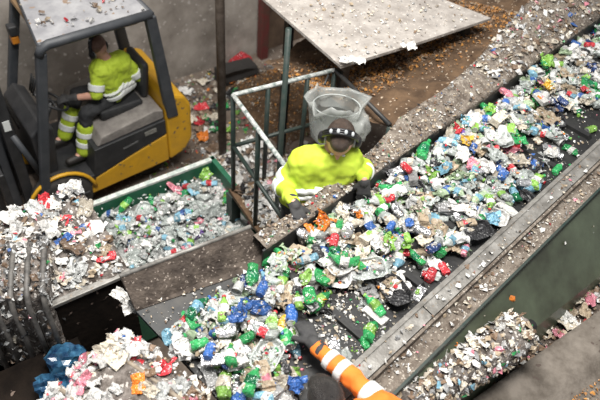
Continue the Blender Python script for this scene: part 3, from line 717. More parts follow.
for sx in (-1, 1):
    for sy in (-1, 1): box('leg', (sx * .27, sy * .31, (1.42 - GZ - .055) / 2), (.06, .06, 1.42 - GZ - .055), M_void, bs)
c_, s_ = math.cos(UA + .2), math.sin(UA + .2)
for k in range(62):
    kd_, cl, _ = rh_.choices([('film', 'white', 9), ('film', 'haze', 3), ('film', 'cream', 3), ('film', 'pink', 1.4), ('film', 'red', 1.1), ('bag', 'white', 3), ('film', 'orange', .4), ('film', 'lblue', .4), ('film', 'brown', 1.2), ('film', 'blue', .3)], [9, 3, 3, 1.4, 1.1, 3, .4, .4, 1.2, .3])[0]
    lx, ly = rh_.uniform(-.26, .26), rh_.uniform(-.31, .31)
    z = 1.84 + .10 * (1 - (abs(lx) / .28) ** 3) * (1 - (abs(ly) / .32) ** 3) + .012
    put(kd_, cl, Vector((bc.x + lx * c_ - ly * s_, bc.y + lx * s_ + ly * c_, z)), (rh_.uniform(-.5, .5), rh_.uniform(-.5, .5), rh_.uniform(0, 6.28)), rh_.uniform(.45, .95), 'on top of the pale bale beside the belt tail', WORD[cl] + ' ' + KIND[kd_]['cat'] + 's on the pale bale', rh_)
# bright orange wrapper, blue sacks, white films that stand out
def one(name, me, m, loc, eul, label, cat):
    o = link(name, me.copy(), None); o.data.materials.clear(); o.data.materials.append(m); o.location = loc; o.rotation_euler = eul; return tag(o, label, cat)
M_bluesack = mat('blue_sack', (0.006, 0.02, 0.06), .2, col2=(0.05, 0.16, 0.27), scale=9)
tr = empty('sack_tray', at(40, 395, 1.3).xy.to_3d() + Vector((0, 0, 1.22)), UA - .2); tag(tr, 'black steel tray under the blue sacks', 'tray')
box('tray_plate', (0, 0, 0), (.62, .6, .03), M_void, tr)
for sx in (-1, 1): box('leg', (sx * .26, 0, (GZ - 1.22) / 2 - .008), (.05, .3, 1.22 - GZ - .015), M_void, tr)
one('plastic_sack', make_lump(201, (.10, .085, .075), .4, 3)[0], M_bluesack, at(64, 357, 1.33), (.1, .2, .6), 'shiny dark blue plastic sack, rounder of the two by the bale', 'sack')
one('plastic_sack', make_sheet(202, (.13, .085), .05, 11)[0], M_bluesack, at(60, 385, 1.32), (.3, -.15, .4), 'flattened blue and white plastic sack on the black tray', 'sack')
one('film_sheet', make_sheet(203, (.06, .035), .02, 9)[0], W['white'], at(122, 296, 1.68), (.1, .2, -.3), 'white film sheet caught on the hopper rim', 'film')
one('film_sheet', make_sheet(204, (.04, .03), .015, 9)[0], W['white'], at(131, 309, 1.8), (.2, .1, .5), 'small white film flap hanging by the brown plate', 'film')

# ------------------------------------------------------------------ worker enclosure, deck, hopper plate
RZ = 1.85; DZ = .85
A_ = at(233, 95, RZ); B_ = at(335, 70, RZ); C_ = at(390, 125, RZ); dd = (at(277, 155, RZ) - A_).normalized(); D_ = A_ + dd * .86
rail = empty('guard_rail', (A_ + C_).xy.to_3d() / 2 + Vector((0, 0, DZ))); tag(rail, 'green guard rail with white dusty top bars round the sorter', 'guard rail')
def rpart(o): o.parent = rail; o.matrix_parent_inverse = Matrix.Translation(-rail.location); return o
for a, b, m in ((A_, B_, M_railwhite), (A_, D_, M_railwhite), (B_, C_, M_darksteel)):
    rpart(tube('top_rail', [a, b], .018, m, None, 10))
    rpart(tube('mid_rail', [a - Vector((0, 0, .5)), b - Vector((0, 0, .5))], .017, M_railgreen, None, 8))
for p in (A_, B_, C_, D_, A_.lerp(B_, .33), A_.lerp(B_, .72), A_.lerp(D_, .5)):
    rpart(tube('post', [Vector((p.x, p.y, DZ)), Vector((p.x, p.y, RZ - .015))], .019, M_railgreen, None, 8))
deck = structure(prism('platform_deck', [Vector((p.x, p.y, DZ - .04)) for p in (A_ + (A_ - C_).normalized() * .04, B_ + (B_ - D_).normalized() * .04, C_, D_)], (0, 0, .04), M_dirt)); deck.name = 'floor_platform'
for p in (A_, B_, C_, D_):
    structure(box('trim_1', (p.x, p.y, (DZ - .04 + GZ) / 2), (.09, .09, DZ - .04 - GZ), M_railgreen, None, G)).name = 'trim_platform_leg'
pb_ = at(276, 216, .80)
zt = DZ
while proj(Vector((pb_.x, pb_.y, zt)))[1] > 30 and zt < 4: zt += .02
tag(tube('frame_post', [Vector((pb_.x, pb_.y, GZ)), Vector((pb_.x, pb_.y, zt))], .02, M_railgreen, None, 10), 'tall dark green post rising through the guard rail', 'post')
PZ = 1.97
c0, c1 = at(341, 66, PZ), at(491, 18, PZ)
hpl = empty('hopper_cover', c0.lerp(c1, .5).xy.to_3d() + Vector((-.5, .6, GZ))); tag(hpl, 'dusty grey cover plate over the brown chute', 'cover plate')
def hpart(o): o.parent = hpl; o.matrix_parent_inverse = Matrix.Translation(-hpl.location); return o
poly = [c0, c0.lerp(c1, .5) - Vector((0, .015, 0)), c1, at(438, -3, PZ), at(395, -40, PZ), at(225, -40, PZ), at(265, 0, PZ), at(303, 33, PZ)]
hpart(prism('cover_sheet', poly, (0, 0, -.025), M_plate))
hpart(prism('edge_angle', [c0 + Vector((0, 0, -.026)), at(265, 0, PZ) + Vector((0, 0, -.026)), at(265, 0, PZ) + Vector((.05, .03, -.09)), c0 + Vector((.04, .05, -.09))], (.02, .02, 0), M_darksteel))
for p in (c0.lerp(c1, .04) + Vector((-.02, .1, 0)), c0.lerp(c1, .93) + Vector((-.1, .1, 0)), at(270, -20, PZ) + Vector((.2, 0, 0))):
    hpart(box('leg', (p.x, p.y, (PZ - .03 + GZ) / 2), (.07, .07, PZ - .03 - GZ), M_darksteel, None, G))
e1p = (c1 - c0); e2p = at(265, 0, PZ) - c0
flakes('plate_dust', [c0 + e1p * a + e2p * b + Vector((0, 0, .002)) for a, b in [(r_.uniform(.02, .9), r_.uniform(.02, 1.25)) for _ in range(650)] if a < 1 - .25 * b], (.008, .045), *wl({'cream': 4, 'white': 3.4, 'tan': 4, 'brown': 3, 'grey': 4}), 'pale litter crumbs scattered over the dusty cover plate', 'crumbs', seed=71)
one('film_sheet', make_sheet(211, (.10, .035), .02, 9)[0], W['white'], at(352, 61, PZ + .03), (.1, .1, .2), 'white crumpled film on the cover plate corner by the guard rail', 'film')
one('film_sheet', make_sheet(212, (.06, .045), .02, 9)[0], W['white'], at(409, 47, PZ + .03), (.1, .1, .5), 'white paper sheet on the middle of the cover plate edge', 'paper')
# brown dirt chute between cover plate and ledge
def chute(s, t):
    u = 3.12 + 3.6 * s + .25 * t * (1 - s); wd = float(np.interp(u, [1.6, 2.66, 3, 3.55, 4.1, 5.1, 7.2], [.11, .17, .22, .22, .29, .5, .75]))
    n = NI + wd + .01 + t * 1.7
    z = 1.84 - .42 * t + .05 * noise.noise(Vector((u * 4, n * 4, 1))) + .02 * noise.noise(Vector((u * 14, n * 14, 1)))
    return B(u, n, z)
mound('dirt_slope', chute, 60, 30, M_dirt, 'stuff', 'brown dirt slope between the cover plate and the ledge', 'dirt')
flakes('brown_chips', [chute(q, min(1, max(.05, .62 - .62 * q + r_.gauss(0, .11)))) for q in [r_.random() * .62 for _ in range(7500)]], (.01, .045), *wl({'chip': 3, 'brown': 4, 'tan': 1.4, 'chip2': 6}), 'orange brown chips heaped below the cover plate edge', 'chips', seed=73, lift=.01)
flakes('slope_crumbs', [chute(r_.random() * .8, r_.random() * .5) for _ in range(260)], (.008, .03), *wl({'cream': 3, 'tan': 4, 'brown': 5, 'chip': 2}), 'fine pale crumbs on the brown dirt slope', 'crumbs', seed=74)

# ------------------------------------------------------------------ floor litter and heaps
def gmound(cx, cy, rx, ry, h, rz, seed):
    c = at(cx, cy, GZ)
    def fn(s, t):
        x, y = (s - .5) * 2, (t - .5) * 2; q = max(0, 1 - x * x) * max(0, 1 - y * y)
        p = Vector((x * rx, y * ry, 0)); p.rotate(Quaternion((0, 0, 1), rz))
        z = GZ + .003 + h * q * (1 + .35 * noise.noise(Vector((x * 2 + seed, y * 2, 0)))) + .05 * q ** .5 * noise.noise(Vector((x * 7 + seed, y * 7, 0)))
        return Vector((c.x + p.x, c.y + p.y, max(GZ + .003, z)))
    return fn
f1 = gmound(262, 205, .62, .85, .65, G, 2)
mound('pale_heap', f1, 30, 30, M_heap, 'stuff', 'pale shredded heap under the white guard rail', 'shredded waste')
flakes('pale_shreds', [f1(rq.uniform(.05, .95), rq.uniform(.05, .95)) for _ in range(1100)], (.04, .15), *wl({'white': 7, 'cream': 4, 'haze': 3, 'pink': 1.2, 'grey': 3, 'brown': 4, 'tan': 2, 'black': 2}), 'pale film shreds on the heap under the guard rail', 'shreds', seed=81)
for k in range(38):
    kd_, cl, _ = rq.choices(HEAPD, [q[2] for q in HEAPD])[0]; p = f1(rq.uniform(.1, .9), rq.uniform(.1, .9))
    put(kd_, cl, p + Vector((0, 0, .02)), (rq.uniform(-.5, .5), rq.uniform(-.5, .5), rq.uniform(0, 6.28)), rq.uniform(.7, 1.3), 'on the pale heap under the guard rail', WORD[cl] + ' ' + KIND[kd_]['cat'] + 's on the pale heap', rq)
flakes('deck_shreds', [Vector((p.x, p.y, DZ + .003)) for p in [A_ + (B_ - A_) * rq.uniform(.03, .97) + (D_ - A_) * rq.uniform(.03, .9) for _ in range(1000)]], (.05, .16), *wl({'white': 9, 'haze': 4, 'cream': 4, 'pink': 1.5, 'grey': 3, 'brown': 3, 'tan': 2, 'black': 1.5}), 'pale film shreds littering the sorter platform deck', 'shreds', seed=82)
f2 = gmound(312, 92, 1.0, .7, .35, G, 6)
mound('chip_heap', f2, 30, 24, M_dirt, 'stuff', 'brown chip heap on the floor behind the guard rail', 'chips')
flakes('floor_chips', [f2(rq.uniform(.05, .95), rq.uniform(.05, .95)) for _ in range(2000)], (.015, .05), *wl({'chip': 4, 'chip2': 6, 'brown': 5, 'tan': 1.5, 'white': .5, 'red': .2}), 'orange brown chips on the heap behind the guard rail', 'chips', seed=83)
pts = []
for k in range(3400):
    x, y = rq.uniform(150, 345), 62 + 150 * rq.random() ** 1.3
    p = at(x, y, GZ); d = (p - wp).dot(gn)
    if d < -.05: pts.append(p + Vector((0, 0, .002)))
flakes('floor_litter', pts, (.015, .09), *wl(PAL_FLOOR), 'brown and coloured litter covering the floor beside the forklift', 'litter', seed=84)
for k in range(40):
    x, y = rq.uniform(178, 240), rq.uniform(72, 165); p = at(x, y, GZ)
    if (p - wp).dot(gn) > -.15: continue
    kd_, cl = rq.choice([('film', 'white'), ('film', 'brown'), ('film', 'tan'), ('bag', 'lime'), ('film', 'green'), ('film', 'red'), ('film', 'cream'), ('bag', 'brown'), ('film', 'orange'), ('bag', 'black')])
    put(kd_, cl, p + Vector((0, 0, .035)), (rq.uniform(-.2, .2), rq.uniform(-.2, .2), rq.uniform(0, 6.28)), rq.uniform(.7, 1.2), 'on the floor between forklift and steel pole', WORD[cl] + ' ' + KIND[kd_]['cat'] + 's on the floor by the pole', rq)
one('plastic_sack', make_lump(221, (.16, .13, .09), .4, 3)[0], W['red'], at(240, 66, GZ) + Vector((0, 0, .08)), (0, 0, .4), 'red crumpled sack on the floor against the brown wall', 'sack')
one('dark_block', make_carton(222, (.55, .22, .2))[0], mat('dark_crate', (.03, .027, .025), .8), at(246, 68, GZ) + Vector((-.1, -.25, .1)), (0, 0, G), 'dark crushed crate on the floor near the red sack', 'crate')

# ------------------------------------------------------------------ clear bag hung behind the sorter
M_bag = mat('clear_bag', (.62, .64, .62), .18, clear=.68)
bg = empty('hanging_bag', Vector((.19, 3.66, 1.60))); tag(bg, 'large clear plastic bag hanging open behind the sorter', 'bag')
bm = bmesh.new(); S = 28; rows = []
for h, q in ((.0, .10), (.03, .55), (.12, .85), (.24, 1.0), (.36, 1.05), (.42, 1.08), (.40, .98), (.33, .90), (.26, .82)):
    row = []
    for j in range(S):
        th = 6.2832 * j / S; k = q * (1 + .34 * noise.noise(Vector((math.cos(th) * 1.7, math.sin(th) * 1.7, h * 5))) + .07 * math.sin(th * 7 + h * 12))
        row.append(bm.verts.new((math.cos(th) * .19 * k, math.sin(th) * .15 * k, h + .09 * (h > .2) * noise.noise(Vector((math.cos(th) * 1.6, math.sin(th) * 3, h * 4))))))
    rows.append(row)
for a, b in zip(rows, rows[1:]):
    for j in range(S): bm.faces.new((a[j], a[(j + 1) % S], b[(j + 1) % S], b[j]))
bm.faces.new(rows[0][::-1])
link('bag_film', from_bm(bm, 'bag_film', True), M_bag, bg)
tube('hoop', [(math.cos(6.2832 * j / 24) * .17, math.sin(6.2832 * j / 24) * .13, .36) for j in range(25)], .005, mat('hoop', (.35, .37, .36), .5), bg, 6)
o = link('loose_fold', make_lump(231, (.08, .10, .09), .5, 3)[0], M_bag, bg); o.location = (.17, -.08, .26); o.data.polygons.foreach_set('use_smooth', [True] * len(o.data.polygons))
tube('hook', [(-.1, .17, .41), (-.08, .3, .40), (-.06, .38, .30)], .008, M_darksteel, bg, 6)


# ------------------------------------------------------------------ people
V = Vector
def cone(bm, a, b, ra, rb):
    pts = []
    for p, r in ((V(a), ra), (V(b), rb)):
        for i in range(1, 6):
            ph = math.pi * i / 6
            for j in range(10):
                th = 6.2832 * j / 10
                pts.append(p + V((math.sin(ph) * math.cos(th), math.sin(ph) * math.sin(th), math.cos(ph))) * r)
        pts += [p + V((0, 0, r)), p - V((0, 0, r))]
    vs = [bm.verts.new(p) for p in pts]
    res = bmesh.ops.convex_hull(bm, input=vs)
    dead = {g for g in res['geom_interior'] if isinstance(g, bmesh.types.BMVert)} | {g for g in res['geom_unused'] if isinstance(g, bmesh.types.BMVert)}
    if dead: bmesh.ops.delete(bm, geom=list(dead), context='VERTS')
def ell(bm, c, rad, M):
    r = bmesh.ops.create_uvsphere(bm, u_segments=20, v_segments=12, radius=1)
    for v in r['verts']: v.co = V(c) + M @ V((v.co.x * rad[0], v.co.y * rad[1], v.co.z * rad[2]))
def blob(name, shapes, m, parent, voxel=.01, smooth=3):
    bm = bmesh.new()
    for sh in shapes:
        if sh[0] == 'c': cone(bm, *sh[1:])
        else: ell(bm, *sh[1:])
    me = bpy.data.meshes.new('tmp'); bm.to_mesh(me); bm.free()
    t = bpy.data.objects.new('tmp', me); COL.objects.link(t)
    md = t.modifiers.new('r', 'REMESH'); md.mode = 'VOXEL'; md.voxel_size = voxel; md.adaptivity = 0
    dg = bpy.context.evaluated_depsgraph_get(); dg.update()
    nm = bpy.data.meshes.new_from_object(t.evaluated_get(dg)); bpy.data.objects.remove(t); bpy.data.meshes.remove(me)
    bm = bmesh.new(); bm.from_mesh(nm)
    for _ in range(smooth): bmesh.ops.smooth_vert(bm, verts=bm.verts, factor=.5, use_axis_x=True, use_axis_y=True, use_axis_z=True)
    if name in ('shirt', 'trousers'):
        bm.normal_update()
        for v in bm.verts: v.co += v.normal * (.011 * noise.noise(v.co * 13) + .007 * noise.noise(v.co * 27))
    bm.to_mesh(nm); bm.free(); nm.name = name; nm.materials.clear()
    for p in nm.polygons: p.use_smooth = True
    o = bpy.data.objects.new(name, nm); nm.materials.append(m); COL.objects.link(o)
    if parent: o.parent = parent; o.matrix_parent_inverse = Matrix.Translation(-parent.location)
    return o
def hand_shapes(wr, d, side, pal, infl=0.0, curl=.5):
    """wr wrist, d direction to fingertips, side = direction of the thumb, pal = palm normal (fingers curl to it)"""
    d = V(d).normalized(); pal = (V(pal) - d * V(pal).dot(d)).normalized(); side = V(side); side = (side - d * side.dot(d) - pal * side.dot(pal)).normalized()
    S = []; k = V(wr) + d * .095
    for q in (-.026, -.009, .009, .026): S.append(('c', V(wr) + d * .015 + side * q * .7, k + side * q, .016 + infl, .0135 + infl))
    for q, L in ((.033, .072), (.011, .08), (-.011, .075), (-.033, .058)):
        a = k + side * q; dr = d.copy(); r = .0098
        for i in range(3):
            ang = curl * (.55, .8, .6)[i]; dr = (dr * math.cos(ang) + pal * math.sin(ang)).normalized()
            b = a + dr * L * (.45, .32, .25)[i]; S.append(('c', a, b, r + infl, r * .93 + infl)); a = b; r *= .93
    a = V(wr) + d * .035 + side * .026; dr = (d * .65 + side * .75 + pal * .25).normalized()
    b = a + dr * .042; S.append(('c', a, b, .0135 + infl, .0115 + infl)); dr = (dr + d * .6 + pal * .3).normalized(); S.append(('c', b, b + dr * .034, .0115 + infl, .0095 + infl))
    return S
def lerp(a, b, t): return V(a).lerp(V(b), t)
def seg(a, b, t0, t1, r0, r1, infl): return ('c', lerp(a, b, t0), lerp(a, b, t1), r0 + (r1 - r0) * t0 + infl, r0 + (r1 - r0) * t1 + infl)
def torso_shapes(J, infl, lo=0.0, hi=1.0):
    S = []
    for q in (0.0, .33, .67, 1.0):
        h = lerp(J['hipR'], J['hipL'], q); s_ = lerp(J['shR'], J['shL'], .12 + .76 * q)
        S.append(seg(h, s_, lo, hi, .108, .098, infl))
    return S
SKIN = mat('skin', (.55, .29, .21), .5, col2=(.62, .35, .26), scale=30)
HAIR = mat('hair_brown', (.028, .017, .012), .5, col2=(.06, .037, .025), scale=60, bump=.6)
HAIRB = mat('hair_black', (.010, .008, .008), .5, col2=(.03, .025, .022), scale=60, bump=.6)
LIME = mat('hivis_lime', (.40, .53, .03), .8, col2=(.47, .60, .05), scale=9)
ORNG = mat('hivis_orange', (.74, .16, .015), .8, col2=(.84, .21, .025), scale=9)
REFL = mat('reflective', (.66, .68, .67), .35)
TROU = mat('trousers_black', (.014, .015, .017), .8, col2=(.03, .031, .034), scale=10)
GLOV = mat('glove_grey', (.028, .028, .030), .8, col2=(.055, .054, .054), scale=20)
BOOT = mat('boot', (.02, .017, .015), .6)
MUFF = mat('muff_black', (.012, .012, .014), .35); MUFFG = mat('muff_silver', (.35, .37, .38), .4)
EYE = mat('eye', (.6, .6, .58), .3); LIP = mat('lip', (.38, .13, .11), .5)
def make_person(name, J, label, shirt, hair, sleeve, bands, muffs=True, trousers=True, bare_crown=False, gloves=('R', 'L')):
    root = empty(name, J['base']); tag(root, label, 'person')
    H = J['head']; F = V(J['face']).normalized(); Uh = V(J['crown']); Uh = (Uh - F * Uh.dot(F)).normalized(); Rh = F.cross(Uh)
    hs_ = J.get('hs', 1.0); M = Matrix((Rh, F, Uh)).transposed() * hs_; am = J.get('am', 1.0)
    F, Uh, Rh = F * hs_, Uh * hs_, Rh * hs_
    body = torso_shapes(J, -.008)
    body += [('c', lerp(J['shR'], J['shL'], .5) + V((0, 0, .02)), H - Uh * .05 - F * .02, .06, .052)]
    body += [('e', H + Uh * .02, (.074, .094, .095), M), ('e', H - Uh * .045 + F * .02, (.058, .07, .075), M), ('e', H + F * .095 - Uh * .02, (.013, .02, .024), M), ('e', H + F * .07 - Uh * .10, (.024, .022, .02), M)]
    for sx in (-1, 1): body.append(('e', H + Rh * sx * .076 - Uh * .01, (.012, .022, .032), M))
    for s_ in 'RL':
        body += [('c', J['sh' + s_], J['el' + s_], .052, .042), ('c', J['el' + s_], J['wr' + s_], .042, .029)]
        body += hand_shapes(J['wr' + s_], J['hd' + s_], J['th' + s_], J['pal' + s_], 0, J.get('curl', .5))
        body += [('c', J['hip' + s_], J['kn' + s_], .085, .058), ('c', J['kn' + s_], J['an' + s_], .056, .038), ('c', J['an' + s_], V(J['an' + s_]) + V(J['toe']) * .15 - V((0, 0, .05)), .038, .034)]
    blob('body', body, SKIN, root, .009, 2)
    for sx in (-1, 1):
        blob('eye', [('e', H + F * .087 + Rh * sx * .031 - Uh * .002, (.011, .008, .008), M)], EYE, root, .004, 1)
    blob('mouth', [('e', H + F * .088 - Uh * .064, (.024, .009, .007), M)], LIP, root, .004, 1)
    # hair shell: skull cap, back and sides
    hs = [('e', H + Uh * .028 - F * .014, (.079, .092, .098), M), ('e', H - Uh * .02 - F * .045, (.068, .055, .075), M), ('e', H + Uh * .075 + F * .035, (.055, .055, .045), M)]
    if hair: blob('hair', hs, hair, root, .007, 1)
    if muffs:
        pts = [H + Rh * (math.cos(t) * .098) + Uh * (math.sin(t) * .145 + .0) - F * .005 for t in [math.pi * i / 16 for i in range(17)]]
        bm = bmesh.new()
        for off in (-.012, 0, .012): bm_tube(bm, [p + F * off for p in pts], .0085, 8)
        hb_ = link('headband', from_bm(bm, 'headband', True), MUFF, root); hb_.matrix_parent_inverse = Matrix.Translation(-root.location)
        for i in (5, 7, 9, 11):
            q = blob('band_pad', [('e', pts[i] + (pts[i] - H).normalized() * .008, (.010, .014, .008), M)], MUFFG, None, .003, 1); q.parent = hb_
            q.matrix_parent_inverse = Matrix.Translation(-root.location) if False else Matrix.Identity(4)
        for sx in (-1, 1):
            blob('ear_cup', [('e', H + Rh * sx * .096 - Uh * .012, (.026, .036, .046), M)], MUFF, root, .006, 1)
            blob('cup_pad', [('e', H + Rh * sx * .080 - Uh * .012, (.016, .034, .044), M)], MUFFG, root, .006, 1)
    sh = torso_shapes(J, .016, .06, 1.0)
    for s_ in 'RL':
        t1 = sleeve[s_]
        sh.append(('c', J['sh' + s_], lerp(J['sh' + s_], J['el' + s_], min(1, t1)), .072 * am, .064 * am))
        if t1 > 1: sh.append(('c', J['el' + s_], lerp(J['el' + s_], J['wr' + s_], t1 - 1), .064 * am, .05 * am))
    so = blob('shirt', sh, shirt, root, .01, 2)
    def sub(o): o.parent = so; o.matrix_parent_inverse = Matrix.Translation(-root.location); return o
    def child_of_shirt(nm, shapes, m):
        o = blob(nm, shapes, m, None, .007, 1); o.parent = so; o.matrix_parent_inverse = so.matrix_parent_inverse.copy() if False else Matrix.Identity(4); return o
    for b in bands:
        if b[0] == 'torso':
            S = []
            for q in (0.0, .33, .67, 1.0):
                h = lerp(J['hipR'], J['hipL'], q); s2 = lerp(J['shR'], J['shL'], .12 + .76 * q); S.append(disc_seg(h, s2, b[1], b[2], .108, .098, .036))
            child_of_shirt('reflective_band', S, REFL)
        elif b[0] == 'arm':
            a0, a1 = (J['sh' + b[1]], J['el' + b[1]]) if b[2] < 1 else (J['el' + b[1]], J['wr' + b[1]])
            t0, t1 = (b[2], b[3]) if b[2] < 1 else (b[2] - 1, b[3] - 1)
            r0, r1 = (.072 * am, .064 * am) if b[2] < 1 else (.064 * am, .05 * am)
            child_of_shirt('reflective_band', [disc_seg(a0, a1, t0, t1, r0, r1, .013 * am ** 3)], REFL)
    if trousers:
        tr_ = torso_shapes(J, .012, 0, .12)
        for s_ in 'RL': tr_ += [('c', J['hip' + s_], J['kn' + s_], .1, .075), ('c', J['kn' + s_], J['an' + s_], .075, .06)]
        blob('trousers', tr_, TROU, root, .012, 2)
        for s_ in 'RL':
            a = V(J['an' + s_]); blob('boot', [('c', a + V((0, 0, .05)), a - V((0, 0, .03)), .055, .05), ('c', a - V((0, 0, .035)), a + V(J['toe']) * .17 - V((0, 0, .042)), .05, .042)], BOOT, root, .01, 1)
    for s_ in gloves:
        w_ = V(J['wr' + s_]); d = V(J['hd' + s_]).normalized()
        fa_ = (w_ - V(J['el' + s_])).normalized(); blob('glove', [('c', w_ - fa_ * .045, w_ + d * .02, .043, .036)] + hand_shapes(w_, d, J['th' + s_], J['pal' + s_], .0045, J.get('curl', .5)), GLOV, root, .005, 1)
    return root, so
def disc_seg(a, b, t0, t1, r0, r1, infl):
    """a short sleeve of the limb as a flat ended drum"""
    a, b = V(a), V(b); p0, p1 = a.lerp(b, t0), a.lerp(b, t1); ra = r0 + (r1 - r0) * t0 + infl; rb = r0 + (r1 - r0) * t1 + infl
    return ('d', p0, p1, ra, rb)
_old_blob = blob
def blob(name, shapes, m, parent, voxel=.01, smooth=3):
    ds = [s_ for s_ in shapes if s_[0] == 'd']
    if not ds: return _old_blob(name, shapes, m, parent, voxel, smooth)
    bm = bmesh.new()
    for _, a, b, ra, rb in ds: bm_tube(bm, [a, b], [ra, rb], 20)
    me = from_bm(bm, name); t = bpy.data.objects.new('tmp', me); COL.objects.link(t)
    md = t.modifiers.new('r', 'REMESH'); md.mode = 'VOXEL'; md.voxel_size = voxel
    dg = bpy.context.evaluated_depsgraph_get(); dg.update(); nm = bpy.data.meshes.new_from_object(t.evaluated_get(dg)); bpy.data.objects.remove(t)
    nm.materials.clear(); nm.materials.append(m); nm.name = name
    for p in nm.polygons: p.use_smooth = True
    o = bpy.data.objects.new(name, nm); COL.objects.link(o)
    if parent: o.parent = parent; o.matrix_parent_inverse = Matrix.Translation(-parent.location)
    return o

# sorter at the far side of the belt
hc = at(340, 139, 2.28)
sR, sL = at(299, 163, 2.09), at(352, 161, 2.10)
mid = sR.lerp(sL, .5)
pel = at(312, 200, 1.80) + ND * .01; pel.z = 1.80
J1 = dict(base=V((pel.x, pel.y, DZ)), head=hc, face=(-.04, -.80, -.60), crown=(0, -.60, .80), shR=sR, shL=sL,
          hipR=pel + V((-.09, 0, 0)), hipL=pel + V((.09, .02, 0)),
          elR=at(281, 184, 1.90), wrR=at(294, 203, 2.05), elL=V((.385, 2.99, 2.0)), wrL=at(364, 179, 2.07),
          knR=pel + V((-.10, -.03, -.44)), anR=pel + V((-.13, .08, -.86)), knL=pel + V((.10, .03, -.44)), anL=pel + V((.09, .12, -.86)),
          toe=V((.1, -.99, 0)), hdR=(.32, -.55, -.35), thR=(1, .2, 0), palR=(0, .1, -1), hdL=(.12, -.30, -.95), thL=(-1, 0, 0), palL=(0, 1, -.2), curl=.55, hs=1.1, am=.92)
make_person('person', J1, 'sorter in lime shirt and ear muffs bending over the conveyor ledge', LIME, HAIR, {'R': 1.93, 'L': 1.93},
            [('torso', .34, .42), ('torso', .50, .58), ('arm', 'R', .55, .78), ('arm', 'R', 1.05, 1.28), ('arm', 'L', 1.2, 1.4)])

# near sorter reaching in with an orange sleeve
nk = V((.25, 1.20, 2.05)); fd = V((-.45, .89, 0)).normalized(); rd = V((fd.y, -fd.x, 0))
wr2 = at(314, 345, 2.0); hd2 = at(303, 322, 1.98) - wr2
shR2 = at(392, 414, 2.08); shL2 = shR2 - rd * .38 + V((0, 0, .02))
pel2 = shR2.lerp(shL2, .5) - fd * .30; pel2.z = 1.62
J2 = dict(base=V((pel2.x, pel2.y, .74)), head=at(326, 403, 2.17), face=fd * .75 + V((0, 0, -.66)), crown=fd * .66 + V((0, 0, .75)), shR=shR2, shL=shL2,
          hipR=pel2 + rd * .09, hipL=pel2 - rd * .09, elR=at(350, 377, 2.02), wrR=wr2, elL=shL2 + fd * .05 - rd * .08 + V((0, 0, -.2)), wrL=shL2 + fd * .16 + V((0, 0, -.16)) + rd * .1,
          knR=pel2 + rd * .1 + V((0, 0, -.44)) + fd * .02, anR=pel2 + rd * .11 + V((0, 0, -.83)), knL=pel2 - rd * .1 + V((0, 0, -.44)) + fd * .02, anL=pel2 - rd * .11 + V((0, 0, -.83)),
          toe=fd, hdR=hd2, thR=(-1, 0, .1), palR=(0, -.1, -1), hdL=fd * .8 + rd * .5 + V((0, 0, -.1)), thL=rd, palL=(0, 0, -1), curl=.3, am=.82)
make_person('person', J2, 'dark-haired sorter reaching an orange sleeved arm over the belt', ORNG, HAIRB, {'R': 1.90, 'L': 1.95},
            [('torso', .2, .3), ('torso', .5, .6), ('arm', 'R', .35, .6), ('arm', 'R', 1.10, 1.28), ('arm', 'R', 1.44, 1.60), ('arm', 'L', 1.2, 1.4)], muffs=False)
wk = B(1.1, .12, .715); structure(box('floor_walkway', wk, (1.8, .55, .05), M_darksteel, None, UA))
for du in (-.8, .8):
    p = wk + UD * du; structure(box('trim_walkway_leg', (p.x, p.y, (.69 + GZ) / 2), (.08, .4, .69 - GZ), M_darksteel, None, UA))

# ------------------------------------------------------------------ forklift
fo = at(40, 45, 1.68); FA = math.radians(220)
fl = empty('forklift', (fo.x, fo.y, GZ), FA); tag(fl, 'yellow and black forklift with dusty grey roof and dark mast', 'forklift')
M_yel = mat('fork_yellow', (.62, .33, .015), .45, col2=(.50, .27, .02), scale=7, specks=True, speck_size=25, speck_amt=.05, speck_col=(.18, .12, .06))
M_fblk = mat('fork_black', (.016, .017, .019), .5, col2=(.034, .034, .036), scale=6)
M_fgry = mat('fork_frame', (.030, .034, .040), .55, col2=(.055, .058, .064), scale=6)
M_hood = mat('fork_hood', (.15, .135, .125), .8, col2=(.25, .23, .21), scale=8, bump=.3)
M_roof = mat('fork_roof', (.20, .20, .215), .6, col2=(.33, .33, .34), scale=4, bump=.15, specks=True, speck_size=14, speck_amt=.08, speck_col=(.22, .16, .12))
M_tyre = mat('tyre', (.015, .014, .014), .85, col2=(.04, .035, .03), scale=12)
M_lin = mat('roof_lining', (.16, .10, .05), .8)
def fprism(name, xz, y0, y1, m, parent=fl, bev=.0):
    bm = bmesh.new()
    a = [bm.verts.new((x, y0, z)) for x, z in xz]; b = [bm.verts.new((x, y1, z)) for x, z in xz]; n = len(xz)
    bm.faces.new(a); bm.faces.new(b[::-1])
    for i in range(n): bm.faces.new((a[i], b[i], b[(i + 1) % n], a[(i + 1) % n]))
    bmesh.ops.recalc_face_normals(bm, faces=bm.faces)
    if bev: bmesh.ops.bevel(bm, geom=bm.edges[:], offset=bev, segments=2, affect='EDGES', profile=.5, clamp_overlap=True)
    return link(name, from_bm(bm, name), m, parent)
fprism('chassis', [(-.10, .24), (-1.04, .30), (-1.04, .66), (-.62, .55), (-.18, .42)], 0, -1.0, M_yel, bev=.012)
fprism('counterweight', [(-1.045, .30), (-1.23, .36), (-1.33, .50), (-1.34, .95), (-1.27, 1.08), (-1.08, 1.17), (-1.045, 1.1)], .01, -1.01, M_yel, bev=.03)
sp = fprism('side_panel', [(-.20, .44), (-.62, .57), (-1.035, .68), (-1.035, .86), (-.26, .79)], .003, -.99, M_fblk, bev=.006)
box('number_plate', (-.86, .006, .775), (.13, .006, .05), mat('plate_grey', (.12, .12, .11), .6, col2=(.25, .24, .22), scale=60), sp, 0, ry=.07)
